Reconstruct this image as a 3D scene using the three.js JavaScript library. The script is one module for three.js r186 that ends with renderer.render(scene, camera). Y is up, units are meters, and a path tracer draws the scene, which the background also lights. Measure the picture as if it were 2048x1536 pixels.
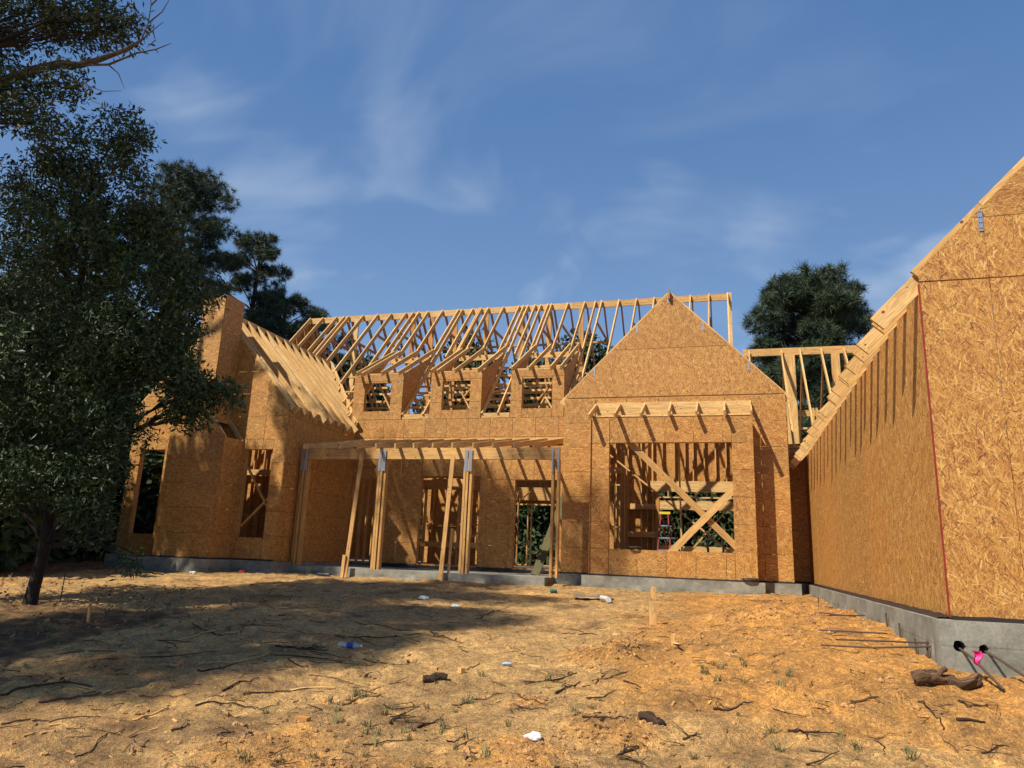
import * as THREE from 'three';
import { mergeGeometries } from 'three/addons/utils/BufferGeometryUtils.js';
import { ImprovedNoise } from 'three/addons/math/ImprovedNoise.js';

// ------------------------------------------------------------------ camera, sky, sun, exposure
const scene = new THREE.Scene();
const camera = new THREE.PerspectiveCamera(55.51, 4 / 3, 0.1, 600);
camera.rotation.order = 'YXZ';
camera.rotation.set(THREE.MathUtils.degToRad(13.212), THREE.MathUtils.degToRad(16.85), THREE.MathUtils.degToRad(2.27));
camera.position.set(0, 0.33, 0);

const renderer = new THREE.WebGLRenderer({ antialias: true });
renderer.toneMapping = THREE.LinearToneMapping;
renderer.toneMappingExposure = 1.18;
renderer.shadowMap.enabled = true;

const SUN = new THREE.Vector3(-0.7, 1.4, 1).normalize();
const sun = new THREE.DirectionalLight(new THREE.Color(1, 0.92, 0.78), 5.0);
sun.target.position.set(-4, 0, -14); sun.position.copy(SUN).multiplyScalar(60).add(sun.target.position);
sun.castShadow = true; sun.shadow.radius = 1.2;
sun.shadow.mapSize.set(4096, 4096);
Object.assign(sun.shadow.camera, { left: -35, right: 35, top: 35, bottom: -35, near: 1, far: 160 });
scene.add(sun, sun.target);

// ------------------------------------------------------------------ random numbers and noise
function RNG(seed) { let a = seed >>> 0; return () => { a = (a + 0x6D2B79F5) >>> 0; let t = a; t = Math.imul(t ^ (t >>> 15), t | 1); t ^= t + Math.imul(t ^ (t >>> 7), t | 61); return ((t ^ (t >>> 14)) >>> 0) / 4294967296; }; }
let rnd = RNG(7);
const R = (a, b) => a + (b - a) * rnd();
const perlin = new ImprovedNoise();
const N3 = (x, y, z) => perlin.noise(x, y, z);
function fbm(x, y, z, o = 4) { let s = 0, a = 0.5, f = 1; for (let i = 0; i < o; i++) { s += a * N3(x * f, y * f, z * f + i * 7.3); a *= 0.5; f *= 2.03; } return s; }
const clamp = (v, a = 0, b = 1) => Math.min(b, Math.max(a, v));
const sstep = (a, b, v) => { const t = clamp((v - a) / (b - a)); return t * t * (3 - 2 * t); };
const mix = (a, b, t) => a + (b - a) * t;
// noise that repeats over one tile
function tileNoise(seed, period) {
  const r = RNG(seed), g = new Float32Array(period * period); for (let i = 0; i < g.length; i++) g[i] = r();
  return (u, v) => { // u, v in 0..1
    const x = u * period, y = v * period, x0 = Math.floor(x), y0 = Math.floor(y); let fx = x - x0, fy = y - y0; fx = fx * fx * (3 - 2 * fx); fy = fy * fy * (3 - 2 * fy);
    const m = (a) => ((a % period) + period) % period, a = m(x0), b = m(x0 + 1), c = m(y0) * period, d = m(y0 + 1) * period;
    return mix(mix(g[c + a], g[c + b], fx), mix(g[d + a], g[d + b], fx), fy);
  };
}

// sky: blue air and thin cirrus, the same all round
{
  // banks of cirrus: direction, width, strength
  const PUFFS = [[0.218, 0.37, -0.903, 0.1, 0.55], [0.182, 0.325, -0.928, 0.07, 0.4], [0.034, 0.405, -0.914, 0.09, 0.26], [-0.393, 0.519, -0.759, 0.06, 0.24], [-0.304, 0.48, -0.823, 0.06, 0.24], [-0.227, 0.499, -0.836, 0.06, 0.2], [-0.54, 0.411, -0.734, 0.09, 0.34], [-0.53, 0.333, -0.78, 0.05, 0.4], [-0.6, 0.517, -0.611, 0.07, 0.34], [-0.253, 0.345, -0.904, 0.045, 0.5], [-0.069, 0.485, -0.872, 0.08, 0.26], [-0.95, 0.3, 0.1, 0.12, 0.4], [0.7, 0.45, 0.55, 0.12, 0.4], [-0.4, 0.35, 0.85, 0.12, 0.4], [0.9, 0.4, -0.2, 0.12, 0.4]];
  const W = 2048, H = 1024, d = new Float32Array(W * H * 4);
  for (let j = 0; j < H; j++) {
    const th = ((j + 0.5) / H - 0.5) * Math.PI, y = Math.sin(th), c = Math.cos(th);
    for (let i = 0; i < W; i++) {
      const ph = ((i + 0.5) / W - 0.5) * 2 * Math.PI, x = Math.cos(ph) * c, z = Math.sin(ph) * c;
      const e = Math.max(0, y), h = Math.pow(1 - e, 2.6);
      let r = mix(0.055, 0.345, h), g = mix(0.142, 0.53, h), b = mix(0.345, 0.78, h);
      if (y > 0.0) {
        // a cloud layer seen as a sheet overhead
        const k = 1 / (y + 0.16), u = x * k, v = z * k;
        const wx = fbm(u * 0.9 + 3.1, v * 0.9, 1.7, 3), wy = fbm(u * 0.9, v * 0.9 + 9.2, 4.4, 3);
        const a = u * 0.8 + v * 0.6, bb = -u * 0.6 + v * 0.8;
        const streak = fbm(a * 0.75 + wx * 1.3 + 11, bb * 2.3 + wy * 1.3, 2.2, 6), curl = fbm(u * 2.1 + wx * 2, v * 2.6 + wy * 2, 6.6, 6);
        const body = fbm(u * 0.55 + 5.3, v * 0.55 + 1.9, 8.8, 3);
        let cl = clamp((streak * 1.6 + body * 1.5 + curl * 0.5 - 0.16) * 1.1);
        cl = Math.pow(cl, 1.5) * 0.5 * sstep(0, 0.12, y) * mix(1, 0.5, sstep(0.35, 0.7, y));
        for (const [px, py, pz, w, k] of PUFFS) { const q = Math.acos(clamp(px * x + py * y + pz * z, -1, 1)) / w; if (q < 1.6) cl = Math.max(cl, k * Math.pow(clamp(0.4 - 0.5 * q + curl * 2.0 + streak * 1.3), 1.2)); }
        r = mix(r, 0.56, cl); g = mix(g, 0.64, cl); b = mix(b, 0.74, cl);
      } else { const t = clamp(-y * 6); r = mix(r, 0.16, t); g = mix(g, 0.15, t); b = mix(b, 0.11, t); }
      const o = (j * W + i) * 4; d[o] = r; d[o + 1] = g; d[o + 2] = b; d[o + 3] = 1;
    }
  }
  const t = new THREE.DataTexture(d, W, H, THREE.RGBAFormat, THREE.FloatType);
  t.mapping = THREE.EquirectangularReflectionMapping; t.magFilter = t.minFilter = THREE.LinearFilter; t.wrapS = THREE.RepeatWrapping; t.needsUpdate = true;
  scene.background = t; scene.environment = t;
}

// ------------------------------------------------------------------ textures and materials
function canvasTex(w, h, draw, srgb = true) {
  const c = document.createElement('canvas'); c.width = w; c.height = h; draw(c.getContext('2d'), w, h);
  const t = new THREE.CanvasTexture(c); t.wrapS = t.wrapT = THREE.RepeatWrapping; if (srgb) t.colorSpace = THREE.SRGBColorSpace; return t;
}
function pixelTex(w, h, f, srgb = true) {
  const d = new Uint8Array(w * h * 4); let o = 0;
  for (let j = 0; j < h; j++) for (let i = 0; i < w; i++) { const c = f(i / w, j / h); d[o++] = clamp(c[0], 0, 255); d[o++] = clamp(c[1], 0, 255); d[o++] = clamp(c[2], 0, 255); d[o++] = 255; }
  const t = new THREE.DataTexture(d, w, h, THREE.RGBAFormat); t.magFilter = THREE.LinearFilter; t.minFilter = THREE.LinearMipmapLinearFilter; t.generateMipmaps = true;
  t.wrapS = t.wrapT = THREE.RepeatWrapping; if (srgb) t.colorSpace = THREE.SRGBColorSpace; t.needsUpdate = true; return t;
}
// oriented strand board, one tile = 1.6 m
const OSB_M = 1.6;
function osbTex(seed, spread, turn) {
  return canvasTex(2048, 2048, (g, w) => {
    const r = RNG(seed); g.fillStyle = 'rgb(150,98,52)'; g.fillRect(0, 0, w, w);
    const pal = [[222, 176, 104], [210, 160, 88], [198, 146, 76], [188, 133, 66], [176, 120, 58], [160, 104, 48], [138, 84, 38], [230, 190, 122], [206, 154, 84], [194, 138, 70]];
    const n = 21000;
    for (let i = 0; i < n; i++) {
      const p = pal[Math.floor(r() * pal.length)], s = r() * 20 - 10, fine = r();
      const l = fine < 0.35 ? 14 + r() * 40 : 40 + r() * 105, t = fine < 0.35 ? 1.5 + r() * 4 : fine < 0.94 ? 4 + r() * r() * 15 : 11 + r() * 16;
      const x = r() * w, y = r() * w, a = turn + (r() + r() + r() - 1.5) * spread, k = (r() - 0.5) * 0.5, al = 0.4 + 0.5 * r(), ed = 0.15 + 0.35 * r();
      g.fillStyle = `rgba(${p[0] + s | 0},${p[1] + s | 0},${p[2] + s * 0.8 | 0},${al})`;
      for (const ox of [0, -w, w]) for (const oy of [0, -w, w]) {
        if (x + ox < -120 || x + ox > w + 120 || y + oy < -120 || y + oy > w + 120) continue;
        g.save(); g.translate(x + ox, y + oy); g.rotate(a); g.beginPath();
        g.moveTo(-l / 2, -t / 2 * (1 - k)); g.lineTo(l / 2 - t * 0.3, -t / 2); g.lineTo(l / 2, t / 2 * (1 + k)); g.lineTo(-l / 2 + t * 0.4, t / 2); g.closePath(); g.fill();
        if (fine > 0.5) { g.strokeStyle = `rgba(96,52,22,${ed})`; g.lineWidth = 1.1; g.beginPath(); g.moveTo(-l / 2 + t * 0.4, t / 2); g.lineTo(l / 2, t / 2 * (1 + k)); g.stroke(); }
        g.restore();
      }
    }
    for (let i = 0; i < 260; i++) { g.save(); g.translate(r() * w, r() * w); g.rotate(turn + (r() - 0.5) * 2.5); g.fillStyle = `rgba(82,42,20,${0.35 + r() * 0.4})`; g.fillRect(-14 - r() * 30, -3, 30 + r() * 50, 3 + r() * 10); g.restore(); }
  });
}
const osbA = osbTex(11, 1.15, 0.1), osbB = osbTex(23, 1.3, 1.45);
const stdm = (o) => new THREE.MeshStandardMaterial({ roughness: 0.85, ...o });
const lin = (r, g, b) => new THREE.Color().setRGB(r, g, b);
const OSB = []; // a few tints of board, cut in both directions
for (const [r, g, b] of [[1.0, 1.0, 0.86], [0.95, 0.92, 0.78], [1.0, 0.95, 0.76], [0.9, 0.9, 0.78]])
  for (const t of [osbA, osbB]) OSB.push(stdm({ map: t, color: lin(r, g, b), roughness: 0.62, bumpMap: t, bumpScale: 0.0025 }));
const osbOf = (vert) => OSB[Math.floor(R(0, 3.999)) * 2 + (vert ? 1 : 0)];

// sawn pine: grain along u; one tile = 2.4 m x 0.4 m
const woodTex = (() => {
  const n1 = tileNoise(3, 8), n2 = tileNoise(4, 32), n3 = tileNoise(5, 128), n4 = tileNoise(9, 256);
  const r = RNG(77), knots = []; for (let i = 0; i < 26; i++) knots.push([r(), r(), 0.004 + r() * 0.007]);
  return pixelTex(1024, 256, (u, v) => {
    let g = 0;
    const warp = (n1(u, v) - 0.5) * 0.22 + (n2(u * 0.5, v) - 0.5) * 0.04;
    let kd = 9, kr = 0; for (const k of knots) { let dx = Math.abs(u - k[0]); dx = Math.min(dx, 1 - dx) * 2.4; let dy = Math.abs(v - k[1]); dy = Math.min(dy, 1 - dy) * 0.4; const d = Math.sqrt(dx * dx * 0.6 + dy * dy) / k[2]; if (d < kd) { kd = d; kr = k[2]; } }
    g = Math.sin((v + warp) * 2 * Math.PI * 13 + (kd < 5 ? 5 / (kd + 0.6) : 0)) * 0.5 + 0.5;
    const fine = n4(u * 0.12, v), mid = n3(u * 0.06, v), broad = n2(u * 0.3, v * 0.4);
    let l = 0.86 + 0.1 * g + 0.1 * (fine - 0.5) + 0.12 * (mid - 0.5) + 0.16 * (broad - 0.5);
    let c = [232 * l, 194 * l * (0.98 + 0.02 * g), 132 * l * (0.93 + 0.09 * g)];
    if (kd < 1.5) { const t = sstep(1.5, 0.8, kd); c = [mix(c[0], 112, t), mix(c[1], 66, t), mix(c[2], 32, t)]; }
    return c;
  });
})();
const wood = (r, g, b) => stdm({ map: woodTex, color: lin(r, g, b), roughness: 0.7 });
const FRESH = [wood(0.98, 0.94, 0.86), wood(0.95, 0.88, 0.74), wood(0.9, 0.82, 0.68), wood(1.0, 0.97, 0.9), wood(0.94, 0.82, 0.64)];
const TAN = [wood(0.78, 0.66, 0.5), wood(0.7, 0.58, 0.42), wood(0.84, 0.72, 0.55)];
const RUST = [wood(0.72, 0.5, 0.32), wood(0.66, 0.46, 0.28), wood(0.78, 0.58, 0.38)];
const TREATED = wood(0.13, 0.17, 0.08), GREY = wood(0.5, 0.47, 0.42);
const pick = (a) => a[Math.floor(rnd() * a.length * 0.9999)];

const concTex = (() => {
  const a = tileNoise(31, 6), b = tileNoise(32, 24), c = tileNoise(33, 96), d = tileNoise(34, 400);
  return pixelTex(1024, 1024, (u, v) => {
    let l = 118 + 34 * (a(u, v) - 0.5) + 26 * (b(u * 0.3, v) - 0.5) + 16 * (b(u, v) - 0.5) + 14 * (c(u, v) - 0.5) + 16 * (d(u, v) - 0.5);
    if (d(u + 0.37, v + 0.11) > 0.93) l -= 30;
    const st = Math.abs(((v * 4 + 0.02 * a(u, v)) % 1) - 0.5) < 0.012 ? -16 : 0; // the lines that form boards leave
    l += st; return [l * 1.0, l * 0.99, l * 0.92];
  });
})();
const CONCRETE = stdm({ map: concTex, roughness: 0.9, color: lin(1.35, 1.34, 1.28), bumpMap: concTex, bumpScale: 0.004 });
const DARKCON = stdm({ color: lin(0.03, 0.03, 0.03), roughness: 1 });
const MEMBRANE = stdm({ color: lin(0.012, 0.012, 0.014), roughness: 0.45 });
const GALV = stdm({ color: lin(0.5, 0.54, 0.58), roughness: 0.38, metalness: 0.75 });
const RUSTROD = stdm({ color: lin(0.085, 0.055, 0.035), roughness: 0.85 });
const REDPAINT = stdm({ color: lin(0.32, 0.022, 0.018), roughness: 0.7 });
const BARKTEX = (() => { const a = tileNoise(41, 24), b = tileNoise(42, 96); return pixelTex(256, 512, (u, v) => { const k = Math.abs(a(u, v * 0.35) - 0.5) * 2, l = 0.45 + 0.5 * k + 0.35 * (b(u, v * 0.5) - 0.5); return [112 * l, 94 * l, 76 * l]; }); })();
const BARK = stdm({ map: BARKTEX, color: lin(0.3, 0.27, 0.25), roughness: 0.95, bumpMap: BARKTEX, bumpScale: 0.02 });
const PINEBARK = stdm({ map: BARKTEX, color: lin(1.0, 0.8, 0.66), roughness: 0.95 });
const GREYBARK = stdm({ map: BARKTEX, color: lin(1.7, 1.65, 1.6), roughness: 0.95 });

// ------------------------------------------------------------------ builders
const V = (x, y, z) => new THREE.Vector3(x, y, z);
const taken = {};
function numbered(n) { const k = (taken[n] = (taken[n] ?? -1) + 1); return k ? `${n}_${String(k).padStart(3, '0')}` : n; }
function shade(o) { o.castShadow = true; o.receiveShadow = true; return o; }
function part(name, geo, mat, parent) { const m = shade(new THREE.Mesh(geo, mat)); m.name = name; parent.add(m); return m; }
function sub(name, parent) { const g = new THREE.Group(); g.name = name; parent.add(g); return g; }
function thing(name, label, category, p = [0, 0, 0], group) { const o = new THREE.Group(); o.name = numbered(name); o.position.set(...p); o.userData = { label, category }; if (group) o.userData.group = group; scene.add(o); return o; }
function solo(name, label, category, geo, mat, group, kind) { const m = shade(new THREE.Mesh(geo, mat)); m.name = numbered(name); m.userData = { label, category }; if (group) m.userData.group = group; if (kind) { m.userData.kind = kind; } scene.add(m); return m; }
function geoOf(pos, uv, idx) { const g = new THREE.BufferGeometry(); g.setAttribute('position', new THREE.Float32BufferAttribute(pos, 3)); g.setAttribute('uv', new THREE.Float32BufferAttribute(uv, 2)); if (idx) g.setIndex(idx); g.computeVertexNormals(); return g; }
// a sawn board, w thick, h deep, l long (along z), grain along z, edges eased
function boardGeo(w, h, l) {
  const p = [], uv = [], u0 = R(0, 1), v0 = R(0, 1), hx = w / 2, hy = h / 2, hz = l / 2;
  const quad = (a, b, c, d, f) => { for (const q of [a, b, c, a, c, d]) { p.push(...q); uv.push(...f(q)); } };
  const sx = (q) => [u0 + q[2] / 2.4, v0 + q[1] / 0.4], sy = (q) => [u0 + q[2] / 2.4, v0 + 0.37 + q[0] / 0.4], ends = (q) => [u0 + q[0] / 2.4, v0 + q[1] / 0.9];
  quad([hx, -hy, hz], [hx, -hy, -hz], [hx, hy, -hz], [hx, hy, hz], sx); quad([-hx, -hy, -hz], [-hx, -hy, hz], [-hx, hy, hz], [-hx, hy, -hz], sx);
  quad([-hx, hy, hz], [hx, hy, hz], [hx, hy, -hz], [-hx, hy, -hz], sy); quad([-hx, -hy, -hz], [hx, -hy, -hz], [hx, -hy, hz], [-hx, -hy, hz], sy);
  quad([-hx, -hy, hz], [hx, -hy, hz], [hx, hy, hz], [-hx, hy, hz], ends); quad([hx, -hy, -hz], [-hx, -hy, -hz], [-hx, hy, -hz], [hx, hy, -hz], ends);
  return geoOf(p, uv);
}
const _m = new THREE.Matrix4(), UP = V(0, 1, 0);
// a board from a to b; its depth h lies as near to `up` as it can
function lum(name, parent, a, b, w, h, mats, up = [0, 1, 0]) {
  const A = V(...a), B = V(...b), d = B.clone().sub(A), l = d.length(); d.normalize();
  let x = V(...up).cross(d); if (x.lengthSq() < 1e-6) x = V(1, 0, 0).cross(d); x.normalize(); const y = d.clone().cross(x);
  const m = part(name, boardGeo(w, h, l), Array.isArray(mats) ? pick(mats) : mats, parent);
  m.quaternion.setFromRotationMatrix(_m.makeBasis(x, y, d)); m.position.copy(A).add(B).multiplyScalar(0.5); return m;
}
// convex polygon clipping
function clipPoly(poly, clip) {
  let out = poly;
  for (let i = 0; i < clip.length && out.length; i++) {
    const a = clip[i], b = clip[(i + 1) % clip.length], inn = out; out = [];
    const s = (p) => (b[0] - a[0]) * (p[1] - a[1]) - (b[1] - a[1]) * (p[0] - a[0]);
    for (let j = 0; j < inn.length; j++) { const p = inn[j], q = inn[(j + 1) % inn.length], sp = s(p), sq = s(q); if (sp >= 0) out.push(p); if ((sp > 0 && sq < 0) || (sp < 0 && sq > 0)) { const t = sp / (sp - sq); out.push([mix(p[0], q[0], t), mix(p[1], q[1], t)]); } }
  }
  return out;
}
function minus(rects, h) {
  const out = [];
  for (const [a, b, c, d] of rects) {
    const x0 = Math.max(a, h[0]), x1 = Math.min(c, h[2]), y0 = Math.max(b, h[1]), y1 = Math.min(d, h[3]);
    if (x0 >= x1 || y0 >= y1) { out.push([a, b, c, d]); continue; }
    if (x0 > a) out.push([a, b, x0, d]); if (x1 < c) out.push([x1, b, c, d]); if (y0 > b) out.push([x0, b, x1, y0]); if (y1 < d) out.push([x0, y1, x1, d]);
  }
  return out;
}
// a flat sheet with thickness: polygon (u, v) in the plane of o, uDir and up, front towards n
function sheetGeo(poly, o, u, n, th, scale = OSB_M) {
  const p = [], uv = [], a = R(0, 1), b = R(0, 1), at = (q, d) => [o[0] + u[0] * q[0] + n[0] * d, o[1] + q[1], o[2] + u[2] * q[0] + n[2] * d];
  const put = (q, d) => { p.push(...at(q, d)); uv.push(a + q[0] / scale, b + q[1] / scale); };
  const facing = u[2] * n[0] - u[0] * n[2] < 0; // does counterclockwise (u, v) face n?
  for (let i = 1; i + 1 < poly.length; i++) {
    const t = facing ? [poly[0], poly[i], poly[i + 1]] : [poly[0], poly[i + 1], poly[i]];
    for (const q of t) put(q, 0); for (const q of [t[0], t[2], t[1]]) put(q, -th);
  }
  for (let i = 0; i < poly.length; i++) { const q = poly[i], r = poly[(i + 1) % poly.length]; const s = facing ? [[q, 0], [q, -th], [r, -th], [q, 0], [r, -th], [r, 0]] : [[q, 0], [r, -th], [q, -th], [q, 0], [r, 0], [r, -th]]; for (const [k, d] of s) put(k, d); }
  return geoOf(p, uv);
}
// a wall face covered with boards: courses `rows` high, joints every `w`, holes cut out, all inside the convex outline
function boards(parent, { o, u, n, poly, rows = 0.55, w = 1.1, stagger = 0.55, off = 0, v0 = 0, holes = [], gap = 0.0045, th = 0.012, vert = false, name = 'osb_panel' }) {
  const us = poly.map((q) => q[0]), vs = poly.map((q) => q[1]), U0 = Math.min(...us), U1 = Math.max(...us), V1 = Math.max(...vs), V0 = Math.min(...vs);
  let k = 0;
  for (let v = v0; v < V1 - 0.01; v += rows, k++) {
    if (v + rows < V0) continue;
    for (let c = U0 - w * 2 + off + (k % 2) * stagger; c < U1; c += w) {
      let rects = [[Math.max(c, U0), Math.max(v, V0), Math.min(c + w, U1), Math.min(v + rows, V1)]];
      if (rects[0][2] - rects[0][0] < 0.02 || rects[0][3] - rects[0][1] < 0.01) continue;
      for (const h of holes) rects = minus(rects, h);
      for (const r of rects) {
        if (r[2] - r[0] < 0.025 || r[3] - r[1] < 0.025) continue;
        const g = Math.min(gap, (r[2] - r[0]) / 4);
        const q = clipPoly([[r[0] + g, r[1] + g], [r[2] - g, r[1] + g], [r[2] - g, r[3] - g], [r[0] + g, r[3] - g]], poly);
        if (q.length < 3) continue;
        const lift = R(0, 0.003), oo = [o[0] + n[0] * lift, o[1], o[2] + n[2] * lift];
        part(name, sheetGeo(q, oo, u, n, th), osbOf(vert ? rnd() < 0.8 : rnd() < 0.3), parent);
      }
    }
  }
}
// studs, plates, jambs behind a face (depth d, set back behind the boards)
function studs(parent, { o, u, n, len, top, step = 0.41, holes = [], d = 0.125, back = 0.014, mats = TAN, start = 0.02, plates = true }) {
  const at = (a, v) => [o[0] + u[0] * a - n[0] * (back + d / 2), o[1] + v, o[2] + u[2] * a - n[2] * (back + d / 2)];
  const topAt = typeof top === 'function' ? top : () => top;
  if (plates) { lum('bottom_plate', parent, at(0, 0.02), at(len, 0.02), d, 0.036, mats); if (typeof top !== 'function') { lum('top_plate', parent, at(0, top - 0.02), at(len, top - 0.02), d, 0.036, mats); lum('top_plate', parent, at(0, top - 0.057), at(len, top - 0.057), d, 0.035, mats); } }
  const one = (a, v0, v1) => { if (v1 - v0 > 0.08) lum('stud', parent, at(a, v0), at(a, v1), 0.036, d, mats, n); };
  for (let a = start; a <= len - 0.01; a += step) {
    let spans = [[0.04, topAt(a) - 0.076]];
    for (const h of holes) if (a > h[0] - 0.03 && a < h[2] + 0.03) spans = spans.flatMap(([s, e]) => (h[1] >= e || h[3] <= s) ? [[s, e]] : [[s, Math.min(e, h[1] - 0.04)], [Math.max(s, h[3] + 0.2), e]]);
    for (const [s, e] of spans) one(a, s, e);
  }
  for (const h of holes) {
    const t = Math.min(topAt(h[0]), topAt(h[2]));
    one(h[0] - 0.02, 0.04, t - 0.076); one(h[2] + 0.02, 0.04, t - 0.076);
    if (h[1] > 0.1) lum('sill', parent, at(h[0], h[1] - 0.019), at(h[2], h[1] - 0.019), d, 0.034, mats);
    if (h[3] + 0.2 < t) lum('header', parent, at(h[0], h[3] + 0.1), at(h[2], h[3] + 0.1), d * 0.9, 0.19, mats);
  }
}
const box = (x0, y0, z0, x1, y1, z1, scale = 1.6) => { // a box with uv in metres
  const g = new THREE.BoxGeometry(x1 - x0, y1 - y0, z1 - z0); g.translate((x0 + x1) / 2, (y0 + y1) / 2, (z0 + z1) / 2);
  const p = g.attributes.position, nn = g.attributes.normal, uv = g.attributes.uv;
  for (let i = 0; i < p.count; i++) { const ax = Math.abs(nn.getX(i)) > 0.5, ay = Math.abs(nn.getY(i)) > 0.5; uv.setXY(i, (ax ? p.getZ(i) : p.getX(i)) / scale, (ay ? p.getZ(i) : p.getY(i)) / scale); }
  return g;
};
// tapered round stem through points
function stem(pts, r0, r1, seg = 7, uvs = 1) {
  const P = pts.map((q) => (q.isVector3 ? q : V(...q))), pos = [], uv = [], idx = []; let len = 0; const ref = V(0.31, 0.2, 0.93).normalize();
  for (let i = 0; i < P.length; i++) {
    const d = (i < P.length - 1 ? P[i + 1].clone().sub(P[i]) : P[i].clone().sub(P[i - 1])).normalize(), x = d.clone().cross(Math.abs(d.dot(ref)) > 0.9 ? UP : ref).normalize(), y = d.clone().cross(x);
    if (i) len += P[i].distanceTo(P[i - 1]); const r = mix(r0, r1, i / (P.length - 1));
    for (let k = 0; k <= seg; k++) { const a = k / seg * Math.PI * 2, q = P[i].clone().addScaledVector(x, Math.cos(a) * r).addScaledVector(y, Math.sin(a) * r); pos.push(q.x, q.y, q.z); uv.push(k / seg * uvs, len * 0.6); }
  }
  const n = seg + 1; for (let i = 0; i + 1 < P.length; i++) for (let k = 0; k < seg; k++) { const a = i * n + k; idx.push(a, a + 1, a + n, a + 1, a + n + 1, a + n); }
  const c = P.length - 1; pos.push(P[c].x, P[c].y, P[c].z); uv.push(0, 0); const t = pos.length / 3 - 1; for (let k = 0; k < seg; k++) idx.push(c * n + k, c * n + k + 1, t);
  pos.push(P[0].x, P[0].y, P[0].z); uv.push(0, 0); for (let k = 0; k < seg; k++) idx.push(k + 1, k, t + 1);
  return geoOf(pos, uv, idx);
}

// ------------------------------------------------------------------ ground
const GZ = [-100, -40, -16, -14, -12, -10, -8, -6.5, -5, -3, 0, 6], GY = [0.5, -0.1, -0.25, -0.27, -0.36, -0.46, -0.56, -0.68, -0.84, -1.02, -1.22, -1.3];
function ground(x, z) {
  let y; if (z <= GZ[0]) y = GY[0]; else if (z >= 6) y = -1.3; else { let i = 0; while (z > GZ[i + 1]) i++; y = mix(GY[i], GY[i + 1], (z - GZ[i]) / (GZ[i + 1] - GZ[i])); }
  y += 0.29 * sstep(-2.2, 1.5, x) * sstep(-4.2, -6.3, z) * (1 - 0.85 * sstep(-8, -14, z));
  return y;
}
function rough(x, z) {
  const near = sstep(-24, -15, z), clod = sstep(-1.6, 0.6, x + 0.8 * fbm(x * 0.5, 0, z * 0.5, 2)) * sstep(-4.6, -6.2, z) * sstep(-15, -12, z);
  let y = 0.075 * fbm(x * 0.42, 3.3, z * 0.42, 3) + 0.08 * fbm(x * 1.1, 1.1, z * 1.7, 3);
  y += 0.045 * fbm(x * 3.6, 6.1, z * 5.2, 3) + (0.028 + 0.05 * clod) * Math.max(0, fbm(x * 7, 9.1, z * 7, 3) - 0.02) + 0.016 * fbm(x * 17, 2.2, z * 17, 2);
  y += clod * 0.05 * Math.abs(fbm(x * 2.4, 5.5, z * 2.4, 3));
  return y * near;
}
const PILES = [[-1.23, -7.16, 0.34, 0.1], [-0.95, -7.4, 0.4, 0.09], [-1.51, -5.65, 0.14, 0.055], [0.15, -9.2, 0.6, 0.14], [-0.1, -7.9, 0.5, 0.08], [0.6, -11, 0.7, 0.12], [0.7, -8.9, 0.5, 0.1], [-0.8, -5.2, 0.3, 0.04], [-2.75, -4.3, 0.5, 0.05], [-2.3, -3.75, 0.4, 0.05], [-1.3, -4.6, 0.35, 0.05]];
function pile(x, z) { let y = 0; for (const [px, pz, r, h] of PILES) { const d = Math.hypot(x - px, z - pz) / r; if (d < 1.3) y += h * Math.pow(Math.max(0, 1 - d * d / 1.69), 1.5) * (0.75 + 0.9 * fbm(x * 9, 1, z * 9, 3)); } return y; }
const gy = (x, z) => ground(x, z) + rough(x, z) + pile(x, z);
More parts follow.
